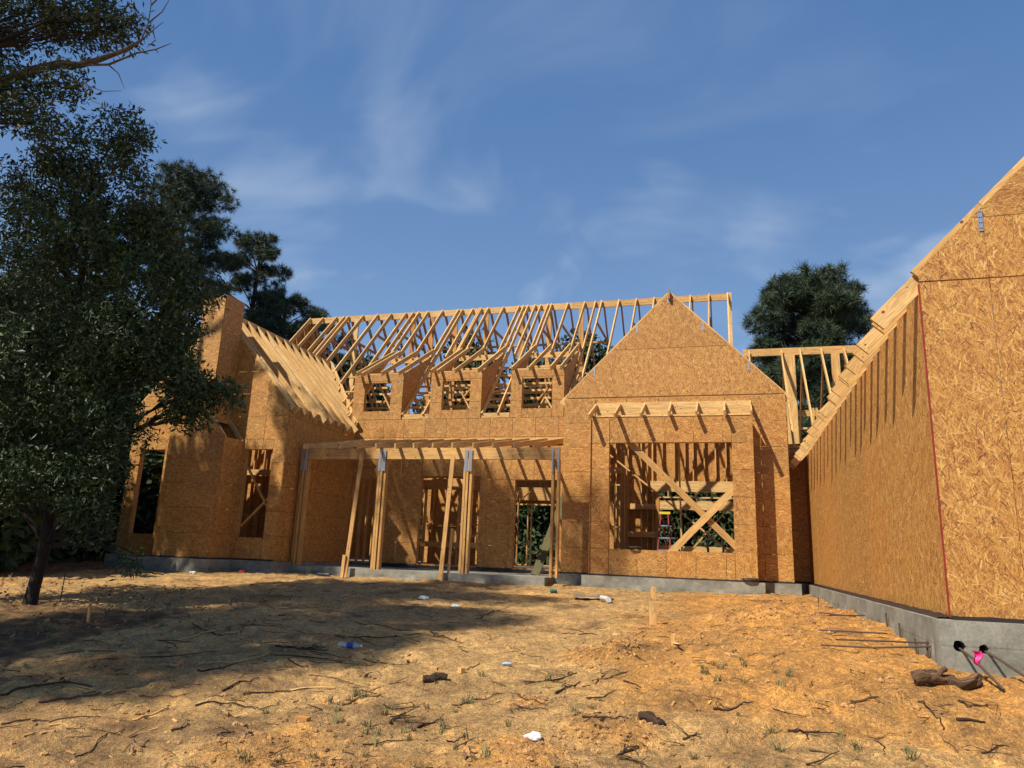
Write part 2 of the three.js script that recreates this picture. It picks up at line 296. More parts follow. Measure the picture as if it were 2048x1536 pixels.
{
  const line = (a, b, n) => Array.from({ length: n }, (_, i) => a + (b - a) * i / n);
  const xs = [...line(-260, -60, 12), ...line(-60, -16, 44), ...line(-16, -6, 130), ...line(-6, 3.2, 290), ...line(3.2, 12, 60), ...line(12, 60, 40), ...line(60, 261, 12)];
  const zs = [...line(60, 6, 16), ...line(6, -2.6, 30), ...line(-2.6, -8, 190), ...line(-8, -16.5, 170), ...line(-16.5, -40, 40), ...line(-40, -301, 22)];
  const pos = [], uv = [], col = [], idx = [], nx = xs.length;
  for (const z of zs) for (const x of xs) {
    pos.push(x, gy(x, z), z); uv.push(x / 3.1, z / 3.1);
    // soils: pale sand, orange clay dug from the footing, grey-brown topsoil, dark leaf mould under the trees
    const a = fbm(x * 0.5 + 2, 0.3, z * 0.55, 4), b = fbm(x * 1.4, 5.2, z * 1.7 + 3, 4), e = fbm(x * 4.2, 8.1, z * 5.5, 3);
    let c = [0.92, 0.88, 0.84];
    let clay = sstep(-0.05, 0.25, 0.5 * a + 0.35 * b + 0.7 * (sstep(-1.8, 0.4, x) * sstep(-4.6, -6.4, z) * sstep(-16, -13, z)) - 0.08);
    for (const [px, pz, r] of PILES) clay = Math.max(clay, 0.9 * sstep(1.15, 0.5, Math.hypot(x - px, z - pz) / r + 0.5 * b));
    c = [mix(c[0], 0.94, clay), mix(c[1], 0.73, clay), mix(c[2], 0.46, clay)];
    const grey = sstep(0.04, 0.2, b * 0.8 + e * 0.6 + 0.2 * sstep(-6.8, -5.2, z) - 0.05) * (1 - clay * 0.55);
    c = [mix(c[0], 0.56, grey * 0.8), mix(c[1], 0.52, grey * 0.8), mix(c[2], 0.52, grey * 0.8)];
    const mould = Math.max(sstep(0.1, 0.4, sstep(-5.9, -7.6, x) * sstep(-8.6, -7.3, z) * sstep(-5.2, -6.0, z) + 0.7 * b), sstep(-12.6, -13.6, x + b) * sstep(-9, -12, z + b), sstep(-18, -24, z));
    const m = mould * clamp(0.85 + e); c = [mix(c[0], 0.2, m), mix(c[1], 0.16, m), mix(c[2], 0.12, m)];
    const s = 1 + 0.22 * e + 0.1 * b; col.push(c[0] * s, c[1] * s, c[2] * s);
  }
  for (let j = 0; j + 1 < zs.length; j++) for (let i = 0; i + 1 < nx; i++) { const k = j * nx + i; idx.push(k, k + 1, k + nx, k + 1, k + nx + 1, k + nx); }
  const g = geoOf(pos, uv, idx); g.setAttribute('color', new THREE.Float32BufferAttribute(col, 3));
  const a = tileNoise(51, 10), b = tileNoise(52, 48), c = tileNoise(53, 190), d = tileNoise(54, 620), e = tileNoise(55, 1024);
  const dirt = pixelTex(1536, 1536, (u, v) => {
    let l = 1 + 0.22 * (a(u, v) - 0.5) + 0.26 * (b(u, v) - 0.5) + 0.34 * (c(u, v) - 0.5) + 0.36 * (d(u, v) - 0.5) + 0.2 * (e(u, v) - 0.5);
    const speck = d(u + 0.21, v + 0.63), crack = Math.abs(b(u + 0.4, v * 1 + 0.1) - 0.5); if (speck > 0.9) l *= 0.7; if (speck < 0.05) l *= 1.16; if (crack < 0.012) l *= 0.86;
    const w = 0.06 * (b(u + 0.5, v + 0.3) - 0.5); return [186 * l, 149 * l * (1 - w * 0.4), 93 * l * (1 - w)];
  });
  const m = shade(new THREE.Mesh(g, stdm({ map: dirt, vertexColors: true, roughness: 0.97, bumpMap: dirt, bumpScale: 0.018 })));
  m.name = 'ground'; m.userData = { kind: 'structure', label: 'bare sandy building ground with clay and dark leaf mould', category: 'ground' }; scene.add(m);
}

// ------------------------------------------------------------------ the house
const house = thing('house', 'unfinished timber-framed house sheathed in strand board with open rafters', 'house');
const ZG = -16.0, ZB = -15.46, ZM = -17.8, ZL = -14.55, ZC = -13.84, ZP = -15.2, RX = 1.613, ZN = -6.64;
const X = [1, 0, 0], ZF = [0, 0, 1], BACK = [0, 0, -1], LEFT = [-1, 0, 0], RIGHT = [1, 0, 0];
const rect = (a, b, c, d) => [[a, b], [c, b], [c, d], [a, d]];

// concrete slab and footings
{
  const f = sub('foundation', house), c = (...a) => part('concrete_footing', box(...a), CONCRETE, f);
  c(-3.69, -0.8, -21.75, 1.30, -0.004, -15.88); c(-2.975, -0.8, -15.88, 0.6, -0.002, -15.28);
  c(-9.68, -0.8, -17.93, -3.69, -0.085, -15.02); c(-14.45, -0.8, -26.25, -3.69, -0.006, -17.93);
  c(-14.34, -0.8, -17.93, -9.68, -0.003, -14.43); c(-12.57, -0.8, -14.43, -10.83, -0.005, -13.72);
  c(1.30, -0.8, -22.8, 1.49, -0.005, -17.18); c(1.49, -0.8, -22.8, 11.8, -0.02, -6.68);
  const s = new THREE.Shape([[1.49, -0.8], [11.8, -0.8], [11.8, -0.021], [1.49, -0.021]].map((q) => new THREE.Vector2(...q)));
  const hole = (x, y, r, k) => { const p = new THREE.Path(); for (let i = 0; i < 18; i++) { const a = -i / 18 * Math.PI * 2, q = r * (1 + 0.18 * N3(i * 0.9, k, 0)); p[i ? 'lineTo' : 'moveTo'](x + Math.cos(a) * q, y + Math.sin(a) * q); } p.closePath(); s.holes.push(p); };
  hole(1.62, -0.205, 0.042, 1.5); hole(1.78, -0.215, 0.034, 4.5);
  const g = new THREE.ExtrudeGeometry(s, { depth: 0.178, bevelEnabled: false }); g.translate(0, 0, -6.679);
  const uv = g.attributes.uv; for (let i = 0; i < uv.count; i++) uv.setXY(i, uv.getX(i) / 1.6, uv.getY(i) / 1.6); part('concrete_footing', g, CONCRETE, f);
  for (const [x, y, r] of [[1.62, -0.205, 0.05], [1.78, -0.215, 0.042]]) { const t = new THREE.CylinderGeometry(r, r, 0.02, 14); t.rotateX(Math.PI / 2); t.translate(x, y, -6.66); part('pipe_sleeve', t, DARKCON, f); }
}
// black sill membrane that sticks out between boards and concrete
function membrane(parent, a, b, n, out = 0.1, seed = 1) {
  const L = Math.hypot(b[0] - a[0], b[2] - a[2]), k = Math.max(4, Math.round(L / 0.07)), pos = [], uv = [], idx = [];
  for (let i = 0; i <= k; i++) {
    const t = i / k, x = mix(a[0], b[0], t), z = mix(a[2], b[2], t), y = mix(a[1], b[1], t), w = fbm(i * 0.23, seed, 0.5, 3), q = fbm(i * 0.6, seed + 5, 1.5, 2);
    for (const [d, h] of [[0.004, 0.03 + 0.02 * q], [0.02, 0.012], [out * (0.7 + 0.3 * w), 0.012 + 0.025 * Math.max(0, q)], [out * (1 + 0.4 * w) + 0.012, -0.012 - 0.05 * Math.max(0, w + 0.15)]]) { pos.push(x + n[0] * d, y + h, z + n[2] * d); uv.push(t, d); }
  }
  for (let i = 0; i < k; i++) for (let j = 0; j < 3; j++) { const c = i * 4 + j; idx.push(c, c + 1, c + 4, c + 1, c + 5, c + 4); }
  const g = geoOf(pos, uv, idx); const m = part('sill_membrane', g, MEM2, parent); return m;
}
const MEM2 = MEMBRANE.clone(); MEM2.side = THREE.DoubleSide;
const strap = (parent, x0, y0, z0, w, h, tilt = 0, n = ZF) => {
  const s = new THREE.Shape(rect(-w / 2, -h / 2, w / 2, h / 2).map((q) => new THREE.Vector2(...q)));
  for (let i = 0; i < Math.round(h / 0.05); i++) for (const k of w > 0.07 ? [-0.28, 0, 0.28] : [-0.22, 0.22]) { const p = new THREE.Path(); const cx = k * w, cy = -h / 2 + 0.025 + i * 0.05, r = 0.0065; for (let a = 0; a < 6; a++) p[a ? 'lineTo' : 'moveTo'](cx + Math.cos(-a * 1.047) * r, cy + Math.sin(-a * 1.047) * r); p.closePath(); s.holes.push(p); }
  const g = new THREE.ExtrudeGeometry(s, { depth: 0.003, bevelEnabled: false }); const m = part('metal_strap', g, GALV, parent); m.position.set(x0, y0, z0); m.rotation.z = tilt; if (n === LEFT) m.rotation.y = -Math.PI / 2; return m;
};

// gable wing
{
  const w = sub('gable_wall', house), P = [-1.2, 6.29];
  const lower = rect(-3.575, 0, 1.18, 3.87), hole = [-2.84, 0, 0.462, 3.33];
  boards(w, { o: [0, 0, ZG], u: X, n: ZF, poly: lower, w: 0.7, off: 0.02, stagger: 0, holes: [hole] });
  boards(w, { o: [0, 0, ZG], u: X, n: ZF, poly: [[-3.575, 3.88], [1.18, 3.88], P, [-3.575, 3.9]].slice(0, 3), rows: 1.1, v0: 3.88, w: 2.3, off: 1.2, stagger: 1.15, vert: true });
  studs(w, { o: [-3.575, 0, ZG], u: X, n: ZF, len: 4.755, top: 3.87, holes: [[0.72, 0, 4.05, 3.1]] });
  membrane(w, [-3.6, 0, ZG], [-2.86, 0, ZG], ZF, 0.1, 3); membrane(w, [0.48, 0, ZG], [1.2, 0, ZG], ZF, 0.1, 4);
  // rafters at the gable and behind it
  for (let z = ZG - 0.055; z > -20.6; z -= 0.55) for (const s of [-1, 1]) {
    const reach = z > -20 ? 1 : 0.3; lum('rafter', w, [-1.2 + s * 2.44 * reach, 6.22 - 2.44 * reach * 1.02 + 0.02, z], [-1.2, 6.24, z], 0.036, 0.15, FRESH);
  }
  lum('ridge_beam', w, [-1.2, 6.22, ZG + 0.1], [-1.2, 6.22, -20.2], 0.04, 0.22, RUST);
  for (const y of [3.885, 4.98, 6.05]) { const h = Math.max(0.1, (6.2 - y) / 1.02 - 0.05); lum('blocking', w, [-1.2 - h, y, ZG - 0.034], [-1.2 + h, y, ZG - 0.034], 0.036, 0.09, TAN); }
  for (let x = -3.35; x < 1.1; x += 0.3833) { const t = 6.12 - Math.abs(x + 1.2) * 1.02; if (t > 4.0) lum('stud', w, [x, 3.93, ZG - 0.1], [x, t, ZG - 0.1], 0.036, 0.09, TAN, ZF); }
  for (const [x, y, t] of [[-1.22, 6.14, 0], [-1.93, 5.45, 0], [-2.89, 4.47, 0], [-0.47, 5.45, 0], [0.47, 4.5, 0]]) strap(w, x, y, ZG + 0.006, 0.04, 0.2, t);
  // side walls of this wing
  const sd = sub('wall', house);
  boards(sd, { o: [-3.575, 0, 0], u: BACK, n: LEFT, poly: rect(16.0, 0, 17.8, 3.87) });
  boards(sd, { o: [1.18, 0, 0], u: BACK, n: RIGHT, poly: rect(16.0, 0, 21.6, 3.87) });
  studs(sd, { o: [1.18, 0, -16.0], u: BACK, n: RIGHT, len: 5.5, top: 3.87 }); studs(sd, { o: [-3.575, 0, -16.0], u: BACK, n: LEFT, len: 5.5, top: 3.87 });
  // back wall, seen from inside through the big window
  const bk = sub('wall', house), zb = -21.5;
  boards(bk, { o: [0, 0, zb - 0.14], u: X, n: ZF, poly: [[-3.575, 2.59], [1.18, 2.59], [1.18, 3.87], P, [-3.575, 3.87]], rows: 1.1, w: 2.2, v0: 2.59 });
  boards(bk, { o: [0, 0, zb - 0.14], u: X, n: ZF, poly: rect(-3.0, 0, -1.98, 2.59), rows: 1.1, w: 2.2 });
  for (const x of [-3.5, -3.2, -2.85, -2.47, -2.29, -2.14, -1.86, -1.52, -1.22, -0.99, -0.68, -0.37, -0.08, 0.3, 0.65, 1.0]) lum('stud', bk, [x, x < -2 ? 0.04 : 2.59, zb - 0.07], [x, Math.min(6.2, 6.2 - Math.abs(x + 1.2) * 1.02), zb - 0.07], 0.036, 0.12, TAN, ZF);
  lum('beam', bk, [-2.2, 2.435, zb], [1.15, 2.435, zb], 0.09, 0.3, FRESH); lum('header', bk, [-2.05, 1.9, zb], [1.15, 1.9, zb], 0.12, 0.25, FRESH); lum('sill', bk, [-2.05, 2.12, zb], [1.15, 2.12, zb], 0.14, 0.036, FRESH);
  for (let x = -1.7; x < 1; x += 0.4) lum('stud', bk, [x, 2.14, zb], [x, 2.28, zb], 0.036, 0.1, TAN, ZF);
  lum('post', bk, [-2.0, 0, zb + 0.02], [-2.0, 2.28, zb + 0.02], 0.1, 0.12, RUST, ZF); lum('post', bk, [-2.93, 0, zb + 0.05], [-2.93, 3.0, zb + 0.05], 0.13, 0.12, TAN, ZF);
  for (const y of [1.85, 1.06, 0.2]) lum('blocking', bk, [-2.86, y, zb], [-2.05, y, zb], 0.1, y < 1 ? 0.3 : 0.16, FRESH);
  lum('sill', bk, [-1.95, 0.62, zb], [0.7, 0.62, zb], 0.12, 0.3, FRESH);
  for (const [x, y0, y1] of [[-3.3, 0, 2.34], [-3.05, 0, 2.34]]) lum('stud', bk, [x, y0, -20.3], [x, y1, -20.3], 0.036, 0.1, TAN, ZF);
  lum('top_plate', bk, [-3.5, 2.34, -20.3], [-2.75, 2.34, -20.3], 0.1, 0.036, FRESH); lum('top_plate', bk, [-3.5, 2.75, -20.3], [-2.75, 2.75, -20.3], 0.12, 0.16, FRESH); lum('blocking', bk, [-3.5, 1.2, -20.3], [-2.8, 1.2, -20.3], 0.09, 0.036, TAN);
  lum('post', bk, [-2.84, 0, -20.3], [-2.84, 3.3, -20.3], 0.11, 0.11, TAN, ZF);
  // long diagonal braces inside
  lum('brace', bk, [-2.95, 2.95, -18.2], [0.25, 0.35, -17.0], 0.036, 0.09, TAN, ZF); lum('brace', bk, [0.3, 1.95, -17.4], [-1.15, 0.3, -17.6], 0.036, 0.09, TAN, ZF);
  lum('brace', bk, [-1.14, 3.6, -17.5], [-1.08, 0, -17.5], 0.036, 0.09, FRESH, ZF); lum('brace', bk, [-2.1, 2.65, -17.0], [-1.2, 3.45, -17.0], 0.036, 0.07, FRESH, ZF);
}
// the bay with the big window opening
{
  const b = sub('bay_window', house), win = [-2.45, 0.545, 0.06, 2.761];
  boards(b, { o: [0, 0, ZB], u: X, n: ZF, poly: rect(-2.857, 0, 0.479, 3.32), w: 0.585, off: 0.41, stagger: 0, holes: [win] });
  boards(b, { o: [-2.857, 0, 0], u: BACK, n: LEFT, poly: rect(15.415, 0, 16.0, 3.32) }); boards(b, { o: [0.479, 0, 0], u: BACK, n: RIGHT, poly: rect(15.415, 0, 16.0, 3.32) });
  studs(b, { o: [-2.84, 0, ZB], u: X, n: ZF, len: 3.3, top: 3.32, holes: [[0.39, 0.545, 2.9, 2.761]] });
  membrane(b, [-2.87, 0, ZB], [0.5, 0, ZB], ZF, 0.1, 8);
  lum('brace', b, [-2.05, 2.8, -15.6], [0.1, 0.66, -15.6], 0.036, 0.13, TAN, X); lum('brace', b, [0.1, 1.83, -15.52], [-1.2, 0.5, -15.52], 0.036, 0.14, FRESH, X);
  // lean-to roof over the bay
  const r = sub('bay_roof', house);
  lum('ledger', r, [-2.83, 3.675, ZG + 0.02], [0.485, 3.665, ZG + 0.02], 0.036, 0.14, FRESH); lum('ledger', r, [-2.83, 3.53, ZG + 0.02], [0.485, 3.52, ZG + 0.02], 0.036, 0.145, FRESH);
  lum('top_plate', r, [-2.85, 3.342, ZB - 0.06], [0.479, 3.342, ZB - 0.06], 0.12, 0.036, FRESH);
  [[-2.83, 0.4], [-2.29, 0.36], [-1.745, 0.35], [-1.18, 0.22], [-0.62, 0.26], [-0.06, 0.26], [0.46, 0.3]].forEach(([x, o]) => { const z0 = ZG + 0.04, z1 = ZB + o, y = (z) => 3.665 - 0.46 * (z - z0); lum('rafter', r, [x, y(z0), z0], [x, y(z1), z1], 0.036, 0.125, FRESH); });
}
// recessed strip and the link roof
{
  const w = sub('wall', house);
  boards(w, { o: [0, 0, -17.3], u: X, n: ZF, poly: rect(1.195, -0.02, RX, 2.9), rows: 1.1, w: 1.2 });
  lum('top_plate', w, [1.19, 2.925, -17.36], [3.4, 2.925, -17.36], 0.12, 0.036, TAN); membrane(w, [1.2, 0, -17.3], [1.6, 0, -17.3], ZF, 0.1, 9);
  const r = sub('link_roof', house);
  lum('ridge_beam', r, [0.45, 5.9, -20], [4.2, 5.9, -20], 0.04, 0.2, TAN);
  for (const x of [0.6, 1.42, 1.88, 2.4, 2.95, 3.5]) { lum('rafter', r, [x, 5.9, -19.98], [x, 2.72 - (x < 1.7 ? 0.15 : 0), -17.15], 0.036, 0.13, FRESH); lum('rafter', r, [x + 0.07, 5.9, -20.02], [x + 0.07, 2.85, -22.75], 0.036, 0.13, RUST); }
  for (const [x, w2, y0] of [[1.62, 0.26, 2.9], [2.74, 0.2, 2.9]]) lum('post', r, [x, y0, -20], [x, 5.8, -20], w2, 0.09, FRESH, ZF);
  lum('collar_tie', r, [1.2, 4.26, -20.2], [3.4, 4.26, -20.2], 0.036, 0.16, TAN); lum('collar_tie', r, [1.2, 3.85, -20.2], [3.4, 3.85, -20.2], 0.12, 0.05, FRESH);
  for (const x of [1.85, 1.92]) lum('stud', r, [x, 2.94, -17.36], [x, 3.82, -17.36], 0.036, 0.09, FRESH, ZF); lum('stud', r, [2.52, 3.6, -20], [2.6, 4.9, -20.1], 0.036, 0.09, RUST, ZF);
  lum('board', r, [1.3, 3.1, -18.2], [1.75, 3.05, -17.7], 0.25, 0.03, TAN);
}
// right wing: long side wall, gable end towards us
{
  const w = sub('wall', house);
  boards(w, { o: [RX, 0, 0], u: BACK, n: LEFT, poly: rect(6.655, -0.01, 17.3, 2.75), rows: 2.77, v0: -0.01, w: 1.1, stagger: 0, vert: true, gap: 0.0012 });
  studs(w, { o: [RX, 0, -6.8], u: BACK, n: LEFT, len: 10.4, top: 2.74, step: 0.55 });
  membrane(w, [RX, -0.02, -6.66], [RX, -0.02, -17.2], LEFT, 0.1, 12);
  const rows = 0.0, zs = [-6.72, -7.17, -7.6, -8.03, -8.5, -8.9, -9.34, -9.62, -10.06, -10.5, -10.98, -11.5, -12.0, -12.5, -13.05, -13.6, -14.15, -14.7, -15.25, -15.8, -16.4, -16.95];
  const r = sub('wing_roof', house);
  zs.forEach((z, i) => { const p = i === 0 ? 0.34 : [0.3, 0.27, 0.33, 0.29, 0.31, 0.34, 0.25, 0.31][i % 8] + R(-0.02, 0.02), y = (x) => 2.87 + 1.03 * (x - RX) - 0.1; lum('rafter', r, [RX - p, y(RX - p), z], [6.48, y(6.48), z], 0.036, 0.145, FRESH); });
  lum('ridge_beam', r, [6.5, 7.75, -6.7], [6.5, 7.75, -17], 0.04, 0.24, FRESH);
  for (let i = 0; i < zs.length; i += 1) { const y = (x) => 7.9 - 1.03 * (x - 6.5) - 0.1; lum('rafter', r, [6.52, y(6.52), zs[i]], [11.7, y(11.7), zs[i]], 0.036, 0.145, FRESH); }
  const g = sub('gable_wall', house);
  boards(g, { o: [0, 0, ZN], u: X, n: ZF, poly: rect(RX, -0.01, 11.4, 2.752), rows: 2.77, v0: -0.01, w: 1.19, off: 0.527, stagger: 0, vert: true, gap: 0.002 });
  boards(g, { o: [0, 0, ZN], u: X, n: ZF, poly: [[RX, 2.76], [11.4, 2.76], [11.4, 2.86], [6.5, 7.86], [RX, 2.86]], rows: 0.555, v0: 2.756, w: 1.2, off: 0.53, stagger: 0.6, gap: 0.002 });
  // bright edge of the rake board over the sheathing, in two lengths
  const rk = (x) => 2.9 + 1.03 * (x - RX) - 0.045;
  lum('rake_board', g, [RX - 0.02, rk(RX - 0.02), ZN - 0.03], [2.16, rk(2.16), ZN - 0.03], 0.03, 0.09, FRESH); lum('rake_board', g, [2.163, rk(2.163) + 0.003, ZN - 0.032], [6.5, rk(6.5), ZN - 0.032], 0.03, 0.09, FRESH);
  for (let k = 0; k < 9; k++) { const y = 2.758 + 0.555 * k, a = Math.max(RX + 0.03, RX + (y - 2.8) / 1.03 + 0.08), b = Math.min(11.35, 11.4 - (y - 2.8) / 1.03 - 0.08); if (b > a) lum('blocking', g, [a, y, ZN - 0.034], [b, y, ZN - 0.034], 0.036, 0.09, TAN); }
  for (let x = 2.14; x < 11.2; x += 0.6) lum('stud', g, [x, 2.8, ZN - 0.1], [x, 2.75 + 1.03 * Math.min(x - RX, 11.38 - x), ZN - 0.1], 0.06, 0.09, TAN, ZF);
  strap(g, 2.125, 3.275, ZN + 0.006, 0.035, 0.19, -0.02);
  part('corner_seal', box(RX - 0.006, -0.01, ZN - 0.028, RX - 0.001, 2.74, ZN + 0.004), REDPAINT, g);
  membrane(g, [RX, -0.02, ZN], [11.4, -0.02, ZN], ZF, 0.06, 14);
  studs(g, { o: [RX, 0, ZN], u: X, n: ZF, len: 9.7, top: 2.74, step: 0.6 });
}
// main wall behind the porch with its openings, and the strip under the dormers
const DORM = [[-10.0, -8.5, -9.65, -8.86, [-9.82, -9.62, -9.04, -8.53]], [-7.68, -6.22, -7.34, -6.55, [-7.6, -7.4, -6.9, -6.25]], [-5.42, -3.99, -5.11, -4.31, [-5.33, -4.86, -4.29, -4.03]]];
const roofY = (z) => 3.86 + 1.1 * (ZM - z), ZR = -21.95, YR = 8.36;
{
  const w = sub('wall', house), holes = [[-9.77, 0, -8.76, 2.19], [-7.78, 0, -6.14, 2.27], [-5.2, 0, -4.1, 2.18]];
  boards(w, { o: [0, 0, ZM], u: X, n: ZF, poly: rect(-9.8, 0.0, -3.575, 3.8), w: 0.61, stagger: 0, off: 0.2, holes });
  boards(w, { o: [0, 0, ZM], u: X, n: ZF, poly: rect(-10.45, 3.58, -9.8, 3.8), rows: 0.6, v0: 3.5, w: 0.61 });
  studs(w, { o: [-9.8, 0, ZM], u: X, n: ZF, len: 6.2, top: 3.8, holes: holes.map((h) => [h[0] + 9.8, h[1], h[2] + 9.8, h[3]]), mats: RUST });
  for (const [a, b] of [[-8.76, -7.78], [-6.14, -5.2]]) membrane(w, [a, -0.01, ZM], [b, -0.01, ZM], ZF, 0.05, a);
  // gable end on the far left and back wall
  const l = sub('gable_wall', house);
  boards(l, { o: [-14.36, 0, 0], u: BACK, n: LEFT, poly: rect(17.8, 0, 26.1, 3.8), rows: 1.1, w: 2.2 });
  boards(l, { o: [-14.36, 0, 0], u: BACK, n: LEFT, poly: [[17.8, 3.81], [26.1, 3.81], [21.95, 8.3]], rows: 1.1, v0: 3.81, w: 2.2 });
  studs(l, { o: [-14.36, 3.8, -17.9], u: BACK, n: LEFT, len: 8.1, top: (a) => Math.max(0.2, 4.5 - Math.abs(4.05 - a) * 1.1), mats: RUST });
  const b = sub('wall', house), bh = [[-8.2, 0, -5.6, 2.13], [-12.8, 0.6, -11.2, 2.13]];
  boards(b, { o: [0, 0, -26.1], u: X, n: BACK, poly: rect(-14.36, 0, -3.575, 3.8), rows: 1.1, w: 2.2, holes: bh });
  studs(b, { o: [-14.36, 0, -26.1], u: X, n: BACK, len: 10.7, top: 3.8, step: 0.55, holes: bh.map((h) => [h[0] + 14.36, h[1], h[2] + 14.36, h[3]]) });
  lum('beam', b, [-8.3, 2.53, -25.8], [-5.2, 2.53, -25.8], 0.1, 0.46, TAN); lum('post', b, [-7.05, 0, -25.95], [-7.05, 2.11, -25.95], 0.036, 0.1, FRESH, ZF); lum('post', b, [-6.91, 0, -25.9], [-6.91, 2.11, -25.9], 0.036, 0.1, FRESH, ZF); lum('top_plate', b, [-8.2, 2.15, -25.85], [-5.6, 2.15, -25.85], 0.12, 0.05, FRESH);
  lum('brace', b, [-7.6, 1.95, -25.6], [-6.9, 2.6, -25.6], 0.03, 0.08, TAN, ZF);
  // partitions inside
  const p = sub('partition', house);
  const stud = (x, z, y1 = 3.7, m = RUST) => lum('stud', p, [x, 0, z], [x, y1, z], 0.036, 0.09, m, ZF);
  for (let x = -9.7; x < -6.35; x += 0.41) stud(x + R(-0.03, 0.03), -20.4, 2.5);
  for (let x = -9.5; x < -6.6; x += 0.41) stud(x + R(-0.05, 0.05), -23.1, 2.5);
  lum('top_plate', p, [-9.8, 2.52, -20.4], [-6.35, 2.52, -20.4], 0.09, 0.036, RUST); lum('bottom_plate', p, [-9.8, 0.02, -20.4], [-6.3, 0.02, -20.4], 0.09, 0.036, RUST); lum('blocking', p, [-9.8, 1.15, -20.4], [-6.3, 1.15, -20.4], 0.085, 0.036, RUST);
  lum('header', p, [-8.3, 2.2, -19.2], [-6.3, 2.2, -19.2], 0.09, 0.3, TAN); for (const x of [-8.2, -7.2, -6.35]) stud(x, -19.2, 2.1, TAN);
  boards(p, { o: [0, 0, -20.47], u: X, n: ZF, poly: rect(-8.6, 0, -7.1, 2.4), rows: 1.1, w: 2.2 }); boards(p, { o: [0, 0, -23.2], u: X, n: ZF, poly: rect(-9.9, 0, -7.9, 3.6), rows: 1.1, w: 2.2 });
  lum('brace', p, [-7.4, 0.3, -19.3], [-6.4, 1.1, -19.3], 0.03, 0.08, FRESH, ZF); lum('blocking', p, [-8.7, 0.55, -19.0], [-6.3, 0.55, -19.0], 0.08, 0.14, RUST);
  for (let z = -18.2; z > -21; z -= 0.41) stud(-9.7, z, 3.6);
}
